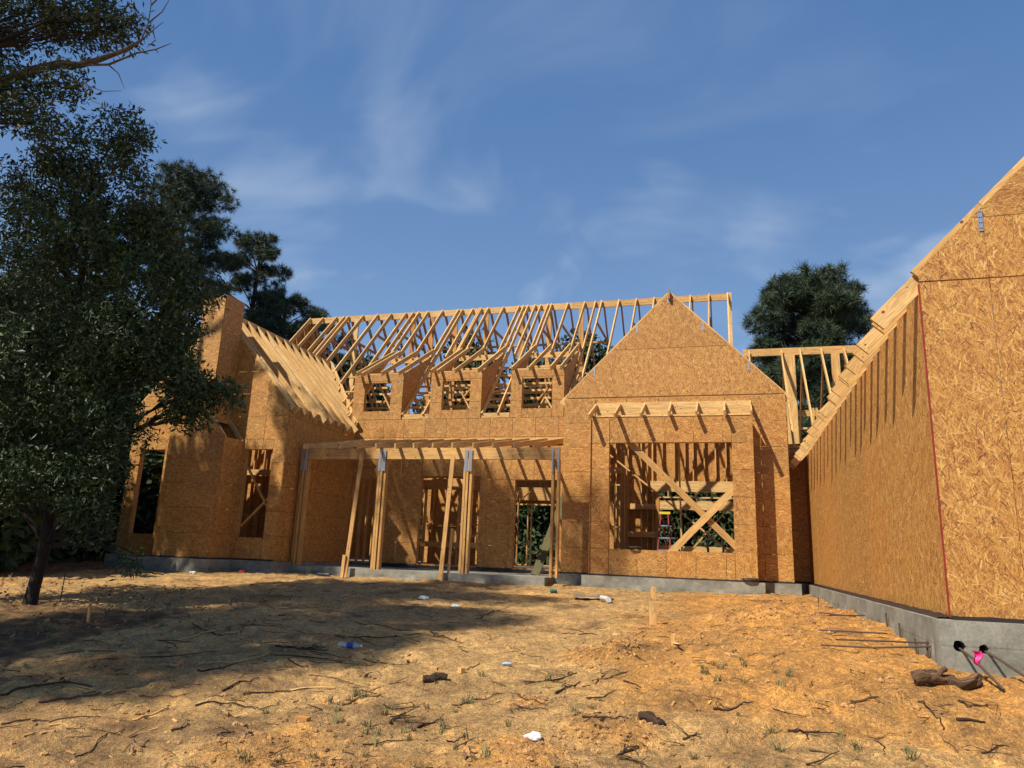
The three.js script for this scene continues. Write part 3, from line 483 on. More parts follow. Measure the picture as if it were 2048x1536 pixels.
// main roof frame
{
  const r = sub('main_roof', house), ridgeX = [-14.3, -13.79, -13.24, -12.94, -12.76, -12.19, -11.63, -11.11, -10.55, -10.28, -10.07, -9.73, -9.2, -8.62, -8.11, -7.8, -7.56, -7.03, -6.49, -6.33, -5.94, -5.51, -5.39, -4.85, -4.3, -3.75, -3.2, -2.65, -2.1, -1.55, -1.0, -0.45, 0.1];
  lum('ridge_beam', r, [-14.36, 8.25, ZR], [-10.2, 8.25, ZR], 0.04, 0.21, FRESH); lum('ridge_beam', r, [-10.195, 8.252, ZR], [-4.7, 8.252, ZR], 0.04, 0.21, FRESH); lum('ridge_beam', r, [-4.695, 8.25, ZR], [0.2, 8.25, ZR], 0.04, 0.21, TAN);
  const low = (x) => {
    if ([-5.94, -5.51, -8.11, -7.8].includes(x)) return -19.78;
    for (const d of DORM) if (x > d[0] + 0.02 && x < d[1] - 0.0) return -19.78;
    if (x < -9.82) { const t = x > -12 ? -9.8 - x : 2.2 - (-12 - x); return ZM - (3.58 + 1.08 * Math.max(0, t) - 3.86) / 1.1; }
    if (x > -3.6) return ZM - (6.2 - 1.02 * Math.abs(x + 1.2) - 3.86) / 1.1;
    return ZM - 0.03;
  };
  const rafter = (x) => { const z = Math.min(ZM + 0.1, low(x)); lum('rafter', r, [x, roofY(z), z], [x, roofY(ZR + 0.02) - 0.08, ZR + 0.02], 0.036, 0.13, FRESH); };
  ridgeX.forEach((x) => rafter(x)); for (const x of [-8.475, -7.86, -6.19, -5.75, -3.95]) rafter(x);
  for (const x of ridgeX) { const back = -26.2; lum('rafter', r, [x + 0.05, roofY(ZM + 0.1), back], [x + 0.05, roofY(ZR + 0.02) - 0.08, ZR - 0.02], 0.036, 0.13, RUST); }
  // collar ties, posts under the ridge, battens across the back slope, ceiling joists
  ridgeX.forEach((x, i) => { if (i % 2 === 1 && x < -0.3) { const y = 7.25 + R(-0.05, 0.05), d = (8.28 - y) / 1.1; lum('collar_tie', r, [x + 0.04, y, ZR + d], [x + 0.04, y, ZR - d], 0.03, 0.09, RUST); } });
  for (const x of [-12.45, -10.28, -9.58, -8.72, -7.62, -6.39, -5.48, -4.41]) lum('post', r, [x, 3.75, ZR], [x, 8.15, ZR], 0.16, 0.06, x < -11 ? FRESH : pick([RUST, TAN]), ZF);
  lum('post', r, [0.16, 3.9, ZR], [0.16, 8.36, ZR + 0.045], 0.1, 0.04, FRESH, ZF);
  for (const [y, z] of [[7.34, -22.85], [6.5, -23.6], [6.17, -23.9], [5.98, -24.05], [5.8, -24.22], [5.58, -24.42], [5.2, -24.8], [4.85, -25.1], [4.5, -25.45]]) lum('batten', r, [-9.9, y - 0.1, z + 0.06], [-3.7, y - 0.1, z + 0.06], 0.034, 0.075, FRESH, [0, 1, 0]);
  for (const y of [4.22, 4.46, 4.74, 4.98, 5.3, 5.62]) { const z = ZM - (y - 3.86) / 1.1 - 0.16; lum('batten', r, [-9.95 + R(-0.1, 0.1), y, z], [-3.8, y + R(-0.02, 0.02), z], 0.034, 0.06, FRESH); }
  for (let x = -9.6; x < -3.7; x += 0.55) lum('joist', r, [x, 3.72, -17.95], [x, 3.72, -26.0], 0.036, 0.18, TAN);
  for (const x of [-9.3, -7.9, -5.6, -4.9]) lum('brace', r, [x, 3.9, -20.2], [x + 0.5, 6.0, -21.9], 0.036, 0.09, FRESH);
  for (const [x0, x1] of [[-8.48, -7.7], [-6.2, -5.44]]) { lum('blocking', r, [x0, 3.88, ZM - 0.05], [x1, 3.88, ZM - 0.05], 0.036, 0.13, FRESH); lum('batten', r, [x0, 4.6, -18.45], [x1, 4.6, -18.45], 0.05, 0.03, FRESH); }
  lum('batten', r, [-10.6, 4.75, -18.4], [-10.0, 4.75, -18.4], 0.09, 0.036, FRESH); lum('batten', r, [-10.35, 5.1, -18.1], [-9.95, 5.1, -18.1], 0.09, 0.036, FRESH);
  // valley
  lum('valley_rafter', r, [-9.75, 3.62, -17.68], [-12, 5.98, -19.8], 0.04, 0.2, FRESH); lum('valley_rafter', r, [-9.8, 3.66, -17.68], [-12.05, 6.02, -19.8], 0.034, 0.2, FRESH);
}
// dormers
for (const [x0, x1, w0, w1, rx] of DORM) {
  const d = sub('dormer', house), hole = [w0, 4.04, w1, 4.83];
  boards(d, { o: [0, 0, ZM], u: X, n: ZF, poly: rect(x0, 3.8, x1, 5.08), rows: 0.63, v0: 3.62, w: 2, stagger: 0, off: 1.9, holes: [hole], vert: true });
  boards(d, { o: [x1, 0, 0], u: BACK, n: RIGHT, poly: [[17.815, 3.9], [19.74, 6.12], [17.815, 5.08]], rows: 0.95, v0: 3.8, w: 2.4, stagger: 0, vert: true });
  boards(d, { o: [x0, 0, 0], u: BACK, n: LEFT, poly: [[17.815, 3.9], [19.74, 6.12], [17.815, 5.08]], rows: 0.95, v0: 3.8, w: 2.4, stagger: 0, vert: true });
  lum('top_plate', d, [x0 + 0.01, 5.095, ZM - 0.06], [x1 - 0.01, 5.095, ZM - 0.06], 0.11, 0.034, FRESH);
  for (const x of [x0 + 0.04, w0 - 0.02, w1 + 0.02, x1 - 0.04]) lum('stud', d, [x, 3.82, ZM - 0.075], [x, 5.07, ZM - 0.075], 0.034, 0.11, RUST, ZF);
  lum('sill', d, [w0, 4.023, ZM - 0.075], [w1, 4.023, ZM - 0.075], 0.11, 0.03, FRESH); lum('header', d, [w0, 4.93, ZM - 0.075], [w1, 4.93, ZM - 0.075], 0.1, 0.17, RUST);
  lum('brace', d, [w0 + 0.3, 4.85, ZM - 0.25], [w1 + 0.02, 3.98, ZM - 0.2], 0.034, 0.09, FRESH, ZF); lum('brace', d, [w0 + 0.02, 4.05, ZM - 0.6], [w0 + 0.7, 5.0, ZM - 0.8], 0.034, 0.09, RUST, ZF);
  const y = (z) => 5.175 + 0.56 * (ZM - z);
  for (const x of rx) { const o = R(0.24, 0.3); lum('rafter', d, [x, y(ZM + o), ZM + o], [x, y(-19.8), -19.8], 0.036, 0.115, FRESH); }
  lum('stud', d, [x1 - 0.05, 4.3, -18.3], [x1 - 0.05, 5.3, -18.3], 0.034, 0.09, RUST, ZF); lum('stud', d, [x1 - 0.05, 4.9, -18.9], [x1 - 0.05, 5.65, -18.9], 0.034, 0.09, RUST, ZF);
  lum('header', d, [x0, 6.02, -19.8], [x1, 6.02, -19.8], 0.036, 0.16, FRESH);
}
// left wing and its roof
{
  const w = sub('gable_wall', house), wr = [-10.85, 0.5, -10.13, 2.51], wl = [-13.87, 0.5, -13.15, 2.51];
  boards(w, { o: [0, 0, ZL], u: X, n: ZF, poly: [[-14.2, 0], [-9.8, 0], [-9.8, 3.54], [-12, 5.91], [-14.2, 3.54]], w: 0.6, stagger: 0, off: 0.19, holes: [wr, wl, [-12.4, 0, -11.0, 2.6]] });
  studs(w, { o: [-14.2, 0, ZL], u: X, n: ZF, len: 4.4, top: 3.5, holes: [[0.33, 0.5, 1.05, 2.51], [3.35, 0.5, 4.07, 2.51]], mats: TAN });
  lum('brace', w, [-10.85, 2.1, ZL - 0.15], [-10.1, 1.05, ZL - 0.15], 0.03, 0.07, TAN, ZF); lum('brace', w, [-10.85, 0.75, ZL - 0.16], [-10.1, 1.5, ZL - 0.16], 0.03, 0.07, TAN, ZF);
  lum('rake_board', w, [-9.72, 3.48, ZL - 0.03], [-12, 5.95, ZL - 0.03], 0.03, 0.12, FRESH); lum('rake_board', w, [-14.35, 3.36, ZL - 0.03], [-12, 5.95, ZL - 0.03], 0.03, 0.12, FRESH);
  membrane(w, [-10.9, 0, ZL], [-9.8, 0, ZL], ZF, 0.08, 21);
  const s = sub('wall', house);
  boards(s, { o: [-9.8, 0, 0], u: BACK, n: RIGHT, poly: rect(14.55, 0, 17.8, 3.58), w: 1.15, stagger: 0, off: 0.28, vert: true });
  studs(s, { o: [-9.8, 0, -14.7], u: BACK, n: RIGHT, len: 3.1, top: 3.56 }); membrane(s, [-9.8, -0.03, -14.6], [-9.8, -0.03, -17.75], RIGHT, 0.05, 23);
  boards(s, { o: [-14.2, 0, 0], u: BACK, n: LEFT, poly: rect(14.55, 0, 17.8, 3.58), rows: 1.1, w: 2.2, holes: [[14.75, 0.1, 17.5, 2.6]] });
  const pt = sub('partition', house); // stud wall inside, seen through the window
  for (let x = -12.95; x < -9.9; x += 0.3) lum('stud', pt, [x, 0, -16.6], [x, 3.4, -16.6], 0.034, 0.09, RUST, ZF);
  boards(pt, { o: [0, 0, -16.68], u: X, n: ZF, poly: rect(-13.0, 0, -9.95, 3.4), rows: 1.1, w: 2.2 }); lum('blocking', pt, [-13.0, 2.2, -16.55], [-9.95, 2.2, -16.55], 0.05, 0.14, FRESH);
  const r = sub('wing_roof', house), y = (x) => 3.56 + 1.08 * (-9.8 - x), yl = (x) => 3.56 + 1.08 * (x + 14.2);
  for (let z = -14.66, i = 0; z > -19.5; z -= 0.41, i++) {
    let x = -9.68 + R(-0.02, 0.03); if (z < ZM) x = -9.8 - (roofY(z) - 3.56) / 1.08 + 0.02;
    if (x > -11.9) lum('rafter', r, [x, y(x), z], [-12.02, y(-12.02), z], 0.036, 0.18, FRESH); let xl = -14.34; if (z < ZM) xl = -14.2 + (roofY(z) - 3.56) / 1.08; if (xl < -12.1) lum('rafter', r, [xl, yl(xl), z], [-11.98, yl(-11.98), z], 0.036, 0.18, FRESH);
  }
  lum('ridge_beam', r, [-12, 5.94, ZL - 0.05], [-12, 5.94, -19.75], 0.04, 0.22, FRESH); lum('top_plate', r, [-9.87, 3.56, -14.6], [-9.87, 3.56, -17.8], 0.12, 0.036, FRESH);
}
// chimney chase
{
  const c = sub('chimney', house), x0 = -12.45, x1 = -10.95, s0 = -12.02, s1 = -11.4;
  const f = (poly, o = {}) => boards(c, { o: [0, 0, ZC], u: X, n: ZF, poly, w: 1.6, off: 0.1, stagger: 0, gap: 0.003, ...o });
  f(rect(x0, 0, x1, 2.71)); f([[x0, 2.71], [x1, 2.71], [s1, 3.2], [x0, 3.2]], { rows: 0.6, v0: 2.7 }); f(rect(x0, 3.2, s1, 4.45), { v0: 3.2, rows: 0.65 });
  const prof = []; for (let i = 0; i <= 7; i++) { const t = i / 7; prof.push([x0 + (s0 - x0) * Math.sin(t * Math.PI / 2), 4.45 + 0.65 * (1 - Math.cos(t * Math.PI / 2))]); }
  const sh = new THREE.Shape([...prof.map((q) => new THREE.Vector2(...q)), new THREE.Vector2(s1, 5.1), new THREE.Vector2(s1, 4.453)]);
  const g = new THREE.ExtrudeGeometry(sh, { depth: 0.012, bevelEnabled: false, curveSegments: 4 }); g.translate(0, 0, ZC - 0.012); const uv = g.attributes.uv; for (let i = 0; i < uv.count; i++) uv.setXY(i, uv.getX(i) / OSB_M, uv.getY(i) / OSB_M); part('osb_panel', g, OSB[2], c);
  f(rect(s0, 5.1, s1, 6.12), { rows: 1.1, v0: 5.1 });
  const side = (x, n, a, b, o = {}) => boards(c, { o: [x, 0, 0], u: BACK, n, poly: rect(13.855, a, 14.55, b), w: 1.2, stagger: 0, off: 0.0, ...o });
  side(x1, RIGHT, 0, 2.71); side(x0, LEFT, 0, 4.45); side(s1, RIGHT, 3.1, 6.16, { rows: 1.1, v0: 3.1, vert: true }); side(s0, LEFT, 5.1, 6.16, { rows: 1.1, v0: 5.1 });
  boards(c, { o: [0, 0, -14.55], u: X, n: BACK, poly: rect(s0, 5.2, s1, 6.16), rows: 1.1, v0: 5.2, w: 2 });
  for (const z of [ZC - 0.05, -14.5]) lum('shoulder_board', c, [x1 - 0.01, 2.68, z], [s1, 3.2, z], 0.036, 0.09, FRESH); for (let i = 0; i < 4; i++) { const q = prof[i * 2], p = prof[Math.min(7, i * 2 + 2)]; if (p !== q) lum('shoulder_board', c, [q[0], q[1] - 0.02, -14.2], [p[0], p[1] - 0.02, -14.2], 0.7, 0.012, OSB[3], [0, 1, 0]); }
  lum('shoulder_board', c, [x0 - 0.12, 4.5, ZC - 0.08], [x0 + 0.05, 4.53, ZC - 0.08], 0.09, 0.036, TAN);
  for (const x of [s0 + 0.03, s1 - 0.04]) for (const z of [ZC - 0.04, -14.5]) lum('stud', c, [x, 3.2, z], [x, 6.08, z], 0.036, 0.05, TAN, ZF);
  membrane(c, [x0, 0, ZC], [x1, 0, ZC], ZF, 0.07, 31); membrane(c, [x1, 0, ZC], [x1, 0, ZL], RIGHT, 0.07, 33);
}
// porch
{
  const p = sub('porch', house), beamY = 2.49;
  for (const [z, m] of [[ZP + 0.05, TAN], [ZP, TAN]]) { lum('beam', p, [-9.72, beamY, z], [-6.64, beamY, z], 0.04, 0.255, m); lum('beam', p, [-6.635, beamY, z], [-3.46, beamY, z], 0.04, 0.255, z > ZP + 0.01 ? FRESH : m); }
  for (const [x, n] of [[-9.63, 3], [-7.6, 3], [-5.52, 3], [-3.6, 1], [-3.48, 1]]) for (let i = 0; i < n; i++) lum('post', p, [x + (i - (n - 1) / 2) * 0.075, -0.085, ZP + (i % 2) * 0.03], [x + (i - (n - 1) / 2) * 0.075, 2.362, ZP + (i % 2) * 0.03], 0.05, 0.13, TAN, ZF);
  lum('blocking', p, [-3.59, 1.4, ZP], [-3.49, 1.4, ZP], 0.036, 0.06, TAN);
  for (const [x, k] of [[-9.67, 2], [-7.65, 2], [-5.56, 2], [-3.605, 1], [-3.475, 1]]) for (let i = 0; i < k; i++) strap(p, x + i * 0.1, 2.34, ZP + 0.101, k > 1 ? 0.075 : 0.035, 0.5);
  lum('prop', p, [-8.16, -0.3, ZP + 0.34], [-8.1, 2.57, ZP + 0.13], 0.09, 0.036, TAN, ZF); lum('prop', p, [-5.93, -0.3, ZP + 0.3], [-5.86, 2.42, ZP + 0.13], 0.09, 0.036, TAN, ZF); lum('prop', p, [-8.22, -0.3, ZP + 0.36], [-8.2, 0.2, ZP + 0.36], 0.07, 0.036, FRESH, ZF); lum('prop', p, [-5.83, -0.12, ZP + 0.1], [-5.8, 0.85, ZP + 0.1], 0.05, 0.036, FRESH, ZF);
  lum('ledger', p, [-9.78, 3.18, ZM + 0.02], [-3.6, 3.19, ZM + 0.02], 0.034, 0.15, FRESH);
  for (let k = 0; k < 13; k++) { const x = -3.95 - 0.466 * k, y = (z) => 3.2 - 0.196 * (z - ZM); if (x < -9.78) break; lum('rafter', p, [x, y(ZP + 0.32), ZP + 0.32 + R(-0.03, 0.03)], [x, y(ZM + 0.02), ZM + 0.02], 0.036, 0.12, FRESH); }
}

// ------------------------------------------------------------------ trees
const leafMat = (r, g, b, rough = 0.55) => stdm({ color: lin(r, g, b), roughness: rough, side: THREE.DoubleSide });
// a spray of leaves on a twig
function spray(seed, n, len, wid, rad) {
  const r = RNG(seed), p = [], uv = [], a = V(0, 0, 0), d = V(0, 0, 0), s = V(0, 0, 0), nn = V(0, 0, 0);
  for (let i = 0; i < n; i++) {
    a.set(r() - 0.5, r() - 0.5, r() - 0.5).multiplyScalar(2 * rad); d.set(r() - 0.5, r() - 0.6, r() - 0.5).normalize().addScaledVector(a, 0.8 / rad).normalize(); s.set(r() - 0.5, r() - 0.5, r() - 0.5).cross(d).normalize(); nn.copy(d).cross(s);
    const l = len * (0.7 + 0.6 * r()), w = wid * (0.7 + 0.6 * r()), fold = w * 0.35 * r();
    const A = a.clone(), T = a.clone().addScaledVector(d, l).addScaledVector(nn, -0.15 * l * r()), L = a.clone().addScaledVector(d, l * 0.55).addScaledVector(s, w / 2).addScaledVector(nn, fold), Q = a.clone().addScaledVector(d, l * 0.55).addScaledVector(s, -w / 2).addScaledVector(nn, fold);
    for (const q of [A, L, T, A, T, Q]) { p.push(q.x, q.y, q.z); uv.push(0, 0); }
  }
  return geoOf(p, uv);
}
// a tuft of pine needles
function tuft(seed, n, len, wid) {
  const r = RNG(seed), p = [], uv = [];
  for (let i = 0; i < n; i++) {
    const a = r() * Math.PI * 2, e = -0.35 + r() * 1.75, d = V(Math.cos(a) * Math.cos(e), Math.sin(e), Math.sin(a) * Math.cos(e)), s = V(r() - 0.5, r() - 0.5, r() - 0.5).cross(d).normalize(), l = len * (0.65 + 0.5 * r()), o = d.clone().multiplyScalar(0.12 * len);
    for (const q of [o.clone().addScaledVector(s, wid / 2), o.clone().addScaledVector(s, -wid / 2), d.clone().multiplyScalar(l).addScaledVector(s, wid * 0.1)]) { p.push(q.x, q.y, q.z); uv.push(0, 0); }
  }
  return geoOf(p, uv);
}
const _q = new THREE.Quaternion(), _e = new THREE.Euler(), _s = V(1, 1, 1), _p = V(0, 0, 0), _c = new THREE.Color();
function scatter(name, parent, geo, mat, list, tint = 0.35, kind = 'stuff', upright = false) {
  const m = new THREE.InstancedMesh(geo, mat, list.length); m.name = name; shade(m); if (kind) m.userData.kind = kind;
  list.forEach(([x, y, z, s], i) => { _e.set(upright ? R(-0.25, 0.25) : R(0, 6.28), R(0, 6.28), upright ? R(-0.25, 0.25) : R(0, 6.28)); m.setMatrixAt(i, _m.compose(_p.set(x, y, z), _q.setFromEuler(_e), _s.setScalar(s))); const k = 1 - tint / 2 + R(0, tint), w = R(-0.12, 0.12); m.setColorAt(i, _c.setRGB(k * (1 + w), k, k * (1 - w * 1.5))); });
  parent.add(m); return m;
}
function bend(a, b, sag, n = 6, jit = 0.05) { const A = V(...a), B = V(...b), out = [], L = A.distanceTo(B); for (let i = 0; i <= n; i++) { const t = i / n, q = A.clone().lerp(B, t); q.y += Math.sin(t * Math.PI) * sag; if (i && i < n) q.add(V(R(-1, 1), R(-1, 1), R(-1, 1)).multiplyScalar(jit * L)); out.push(q); } return out; }
// lobes: [x, y, z, rx, ry, rz, count]
function tree({ name, label, category = 'tree', group, base, trunk, r0, r1, lobes, geos, mat, bark, size = [0.7, 1.3], shell = 0.45, flat = false, twigs = 6, seg = 9, thin = 1, gaps = 0 }) {
  const t = thing(name, label, category, base, group), rel = (q) => [q[0] - base[0], q[1] - base[1], q[2] - base[2]];
  const tp = trunk.map((q) => V(...rel(q))), flare = tp[0].clone(); flare.y -= 0.3;
  const body = [stem(tp, r0, r1, seg, 2), stem([flare, tp[0].clone(), tp[0].clone().lerp(tp[1], 0.25)], r0 * 1.45, r0 * 0.98, seg, 2)];
  part('trunk', mergeGeometries(body), bark, t);
  const lists = geos.map(() => []);
  for (const [x, y, z, rx, ry, rz, n] of lobes) {
    const c = rel([x, y, z]); let k = 1, best = 1e9; // the limb leaves the trunk below the lobe
    tp.forEach((q, i) => { const d = Math.hypot(q.x - c[0], q.z - c[2]) * 0.6 + Math.abs(q.y - (c[1] - ry * 0.6 - Math.hypot(q.x - c[0], q.z - c[2]) * 0.45)); if (i && d < best) { best = d; k = i; } });
    const L = Math.hypot(tp[k].x - c[0], tp[k].y - c[1], tp[k].z - c[2]), limb = bend([tp[k].x, tp[k].y, tp[k].z], c, 0.06 * L, 6, 0.03), rr = Math.min(mix(r0, r1, k / (tp.length - 1)) * 0.55, (0.02 + L * 0.018) * thin);
    const gs = [stem(limb, rr, rr * 0.35, 6)];
    for (let i = 0; i < n; i++) {
      let a, b, d; do { a = R(-1, 1); b = R(-1, 1); d = R(-1, 1); } while (a * a + b * b + d * d > 1);
      const l = Math.sqrt(a * a + b * b + d * d) || 1, f = shell > 0 ? Math.pow(l, shell) / l : 1, wob = 1 + 0.35 * fbm(a * 2 + x, b * 2 + y, d * 2 + z, 2);
      const q = [c[0] + a * f * rx * wob, c[1] + b * f * ry * wob, c[2] + d * f * rz * wob, R(...size)]; if (gaps && fbm(q[0] * 1.7, q[1] * 2.1, q[2] * 1.7, 2) < -gaps) continue; lists[i % geos.length].push(q);
      if (i < twigs) gs.push(stem(bend([limb[4].x, limb[4].y, limb[4].z], q.slice(0, 3), 0.03, 4, 0.06), rr * 0.36, rr * 0.08, 5));
    }
    part('limb', mergeGeometries(gs), bark, t);
  }
  geos.forEach((g, i) => { if (lists[i].length) scatter('crown', t, g, mat, lists[i], 0.5); });
  return t;
}
const OAKLEAF = leafMat(0.04, 0.068, 0.016, 0.55), DARKLEAF = leafMat(0.045, 0.07, 0.022, 0.6), WOODLEAF = leafMat(0.042, 0.068, 0.02, 0.7), NEEDLE = leafMat(0.036, 0.06, 0.024, 0.6);
const OAK = [spray(1, 18, 0.082, 0.03, 0.13)];
const FAR = [spray(5, 13, 0.3, 0.15, 0.34)];
const TUFT = [tuft(7, 34, 0.3, 0.02)];

// the oak in front of the left wing
tree({
  name: 'oak_tree', label: 'dark leafy oak standing before the chimney wing, dark slanting trunk', base: [-9.18, gy(-9.18, -8.09), -8.09], r0: 0.085, r1: 0.035,
  trunk: [[-9.18, -0.6, -8.09], [-9.1, 0.2, -8.1], [-9.15, 1.2, -8.1], [-9.3, 2.4, -8.15], [-9.4, 3.6, -8.2], [-9.5, 4.8, -8.2], [-9.6, 6.0, -8.2]], bark: BARK, mat: OAKLEAF, geos: OAK, size: [0.7, 1.35], shell: 0.75, twigs: 8, gaps: 0.03,
  lobes: [[-9.8, 6.3, -8.2, 0.75, 0.6, 0.7, 230], [-9.2, 5.6, -8.3, 0.8, 0.65, 0.7, 300], [-8.6, 4.75, -8.3, 0.75, 0.65, 0.7, 340], [-8.0, 3.9, -8.3, 0.7, 0.6, 0.7, 320], [-9.6, 4.4, -7.9, 1.25, 1.1, 1.0, 760], [-10.5, 5.4, -8.3, 1.0, 0.95, 0.9, 520], [-8.45, 3.0, -8.1, 0.8, 0.65, 0.7, 460], [-7.75, 2.85, -8.3, 0.5, 0.36, 0.45, 190], [-7.35, 2.45, -8.5, 0.36, 0.2, 0.36, 90], [-9.4, 2.7, -7.7, 1.1, 0.9, 0.9, 720], [-10.6, 3.0, -7.9, 1.0, 1.0, 0.8, 560], [-8.6, 1.95, -8.0, 0.65, 0.5, 0.6, 300], [-9.1, 1.3, -7.8, 0.8, 0.55, 0.7, 340], [-10.0, 1.3, -7.7, 1.0, 0.75, 0.8, 440], [-8.25, 1.2, -8.0, 0.3, 0.3, 0.35, 80], [-8.2, 0.62, -8.05, 0.22, 0.35, 0.25, 50], [-7.6, 0.12, -8.1, 0.15, 0.22, 0.2, 24], [-6.98, 2.38, -8.6, 0.3, 0.15, 0.3, 60], [-7.4, 2.12, -8.5, 0.36, 0.15, 0.3, 75], [-7.55, 3.45, -8.4, 0.42, 0.5, 0.4, 150], [-7.35, 3.95, -8.4, 0.34, 0.34, 0.3, 90], [-8.15, 4.85, -8.4, 0.5, 0.5, 0.4, 150], [-8.05, 1.75, -8.1, 0.4, 0.5, 0.4, 140], [-8.35, 0.85, -8.0, 0.35, 0.4, 0.35, 110], [-9.3, 6.7, -8.3, 0.5, 0.4, 0.4, 100]],
});
// the taller tree whose limb reaches into the frame at the top; the rest of it shades the yard
{
  const t = tree({
    name: 'tall_oak_tree', label: 'tall tree reaching a bare-tipped limb into the top corner of the sky', base: [-12.4, gy(-12.4, -4.6), -4.6], r0: 0.3, r1: 0.08,
    trunk: [[-12.4, -1.0, -4.6], [-12.35, 2, -4.7], [-12.2, 4.5, -4.9], [-12.1, 7, -5.1], [-12, 9.5, -5.1], [-11.9, 12, -5], [-11.8, 14.5, -5]], bark: BARK, mat: DARKLEAF, geos: OAK, size: [0.7, 1.4], shell: 0.7, twigs: 10, thin: 0.3,
    lobes: [[-9.2, 7.3, -6.4, 0.6, 0.42, 0.5, 95], [-8.4, 7.25, -6.5, 0.55, 0.36, 0.5, 95], [-7.75, 7.1, -6.5, 0.34, 0.24, 0.4, 44], [-9.3, 6.15, -6.5, 0.5, 0.26, 0.4, 55], [-8.5, 6.3, -6.5, 0.4, 0.14, 0.35, 34], [-9.9, 6.9, -6.3, 0.6, 0.5, 0.6, 95], [-8.9, 5.8, -6.6, 0.4, 0.16, 0.4, 34],
      [-11.65, 12.3, -2.9, 1.45, 0.8, 1.2, 430], [-9.75, 12, -3.0, 0.95, 0.6, 0.9, 230], [-13.95, 12.2, -1.7, 1.2, 0.7, 1.1, 330], [-13.15, 12, -4.2, 1.2, 0.7, 1.1, 330], [-11.15, 12, -4.9, 1.1, 0.65, 1.0, 300], [-10.2, 15.0, -5.6, 1.1, 0.6, 0.9, 280], [-12.2, 14, -4.4, 0.9, 0.6, 0.9, 200]],
  });
  // the pale limb with bare twigs
  const rel = (q) => [q[0] + 12.4, q[1] - t.position.y, q[2] + 4.6], gs = [stem([[-12.1, 6.0, -5.3], [-10.6, 6.2, -6.1], [-9.58, 6.46, -6.5], [-9.0, 6.56, -6.5], [-8.54, 6.58, -6.5], [-8.2, 6.5, -6.5], [-7.85, 6.53, -6.5], [-7.45, 6.6, -6.5], [-7.2, 6.68, -6.48]].map(rel), 0.09, 0.018, 7), stem([[-8.2, 6.5, -6.5], [-7.7, 6.42, -6.5], [-7.2, 6.47, -6.45], [-6.85, 6.42, -6.4], [-6.62, 6.47, -6.4]].map(rel), 0.02, 0.004, 5)];
  for (const l of [[[-7.2, 6.68, -6.48], [-7.1, 6.9, -6.45], [-7.05, 7.12, -6.4], [-7.12, 7.4, -6.4]], [[-7.1, 6.9, -6.45], [-6.85, 6.98, -6.4], [-6.75, 7.12, -6.38]], [[-7.2, 6.68, -6.48], [-6.95, 6.72, -6.4], [-6.8, 6.82, -6.4]], [[-6.95, 6.72, -6.4], [-6.88, 6.56, -6.4], [-7.0, 6.48, -6.4]], [[-7.05, 7.12, -6.4], [-6.85, 7.3, -6.4], [-6.8, 7.5, -6.35]], [[-7.7, 6.42, -6.5], [-7.5, 6.25, -6.5], [-7.35, 6.0, -6.5]], [[-8.54, 6.5, -6.5], [-8.1, 6.2, -6.5], [-7.7, 6.02, -6.5], [-7.4, 5.98, -6.5]], [[-8.1, 6.2, -6.5], [-7.85, 5.9, -6.5], [-7.6, 5.78, -6.5]], [[-6.85, 6.42, -6.4], [-6.8, 6.36, -6.4]]]) gs.push(stem(l.map(rel), 0.011, 0.003, 5));
  part('bare_limb', mergeGeometries(gs), GREYBARK, t);
}
// trees beside the camera: only their shade falls into the picture
[['broad tree beyond the frame that shades the sandy yard', [-12.6, 0.9, 12.5], [[-12.15, 12, 3.30, 1.6, 0.8, 1.4, 520], [-10.85, 12, 1.90, 1.5, 0.8, 1.3, 480], [-13.15, 12, 1.60, 1.5, 0.8, 1.3, 480], [-11.65, 12.4, -0.10, 1.5, 0.8, 1.2, 480], [-9.85, 11.8, -0.40, 1.1, 0.6, 1.0, 280], [-14.30, 11.6, 3.50, 1.5, 0.8, 1.4, 400], [-14.10, 12, 5.70, 1.5, 0.8, 1.4, 300]]],
  ['second broad tree beyond the frame that shades the chimney wing', [-15.9, -8.2, 13], [[-15.9, 9.3, -8.2, 0.8, 0.55, 0.7, 150], [-14.9, 10.3, -8.2, 0.5, 0.5, 0.6, 95], [-14.0, 9.2, -8.2, 0.7, 0.5, 0.7, 140], [-17.2, 8.8, -8.4, 1.2, 0.7, 1.0, 260], [-14.9, 15.4, -8.2, 0.8, 0.55, 0.6, 150], [-13.2, 15.2, -8.2, 0.9, 0.5, 0.6, 160], [-11.8, 14.6, -8.2, 0.7, 0.4, 0.5, 100], [-12.9, 13.7, -8.2, 1.1, 0.45, 0.6, 170], [-13.6, 11.9, -8.3, 0.9, 0.5, 0.8, 180], [-15.0, 8.4, -8.4, 0.9, 0.6, 0.9, 200]]]].forEach(([label, [x, z, h], lobes]) => tree({
  name: 'shade_tree', label, group: 'trees beside the yard', base: [x, gy(x, z), z], r0: 0.24, r1: 0.06, bark: BARK, mat: DARKLEAF, geos: OAK, size: [1.2, 2.1], shell: 0.7, twigs: 4,
  trunk: [[x, ground(x, z) - 0.1, z], [x + 0.1, h * 0.25, z], [x, h * 0.5, z - 0.1], [x + 0.15, h * 0.75, z], [x, h, z]], lobes,
}));
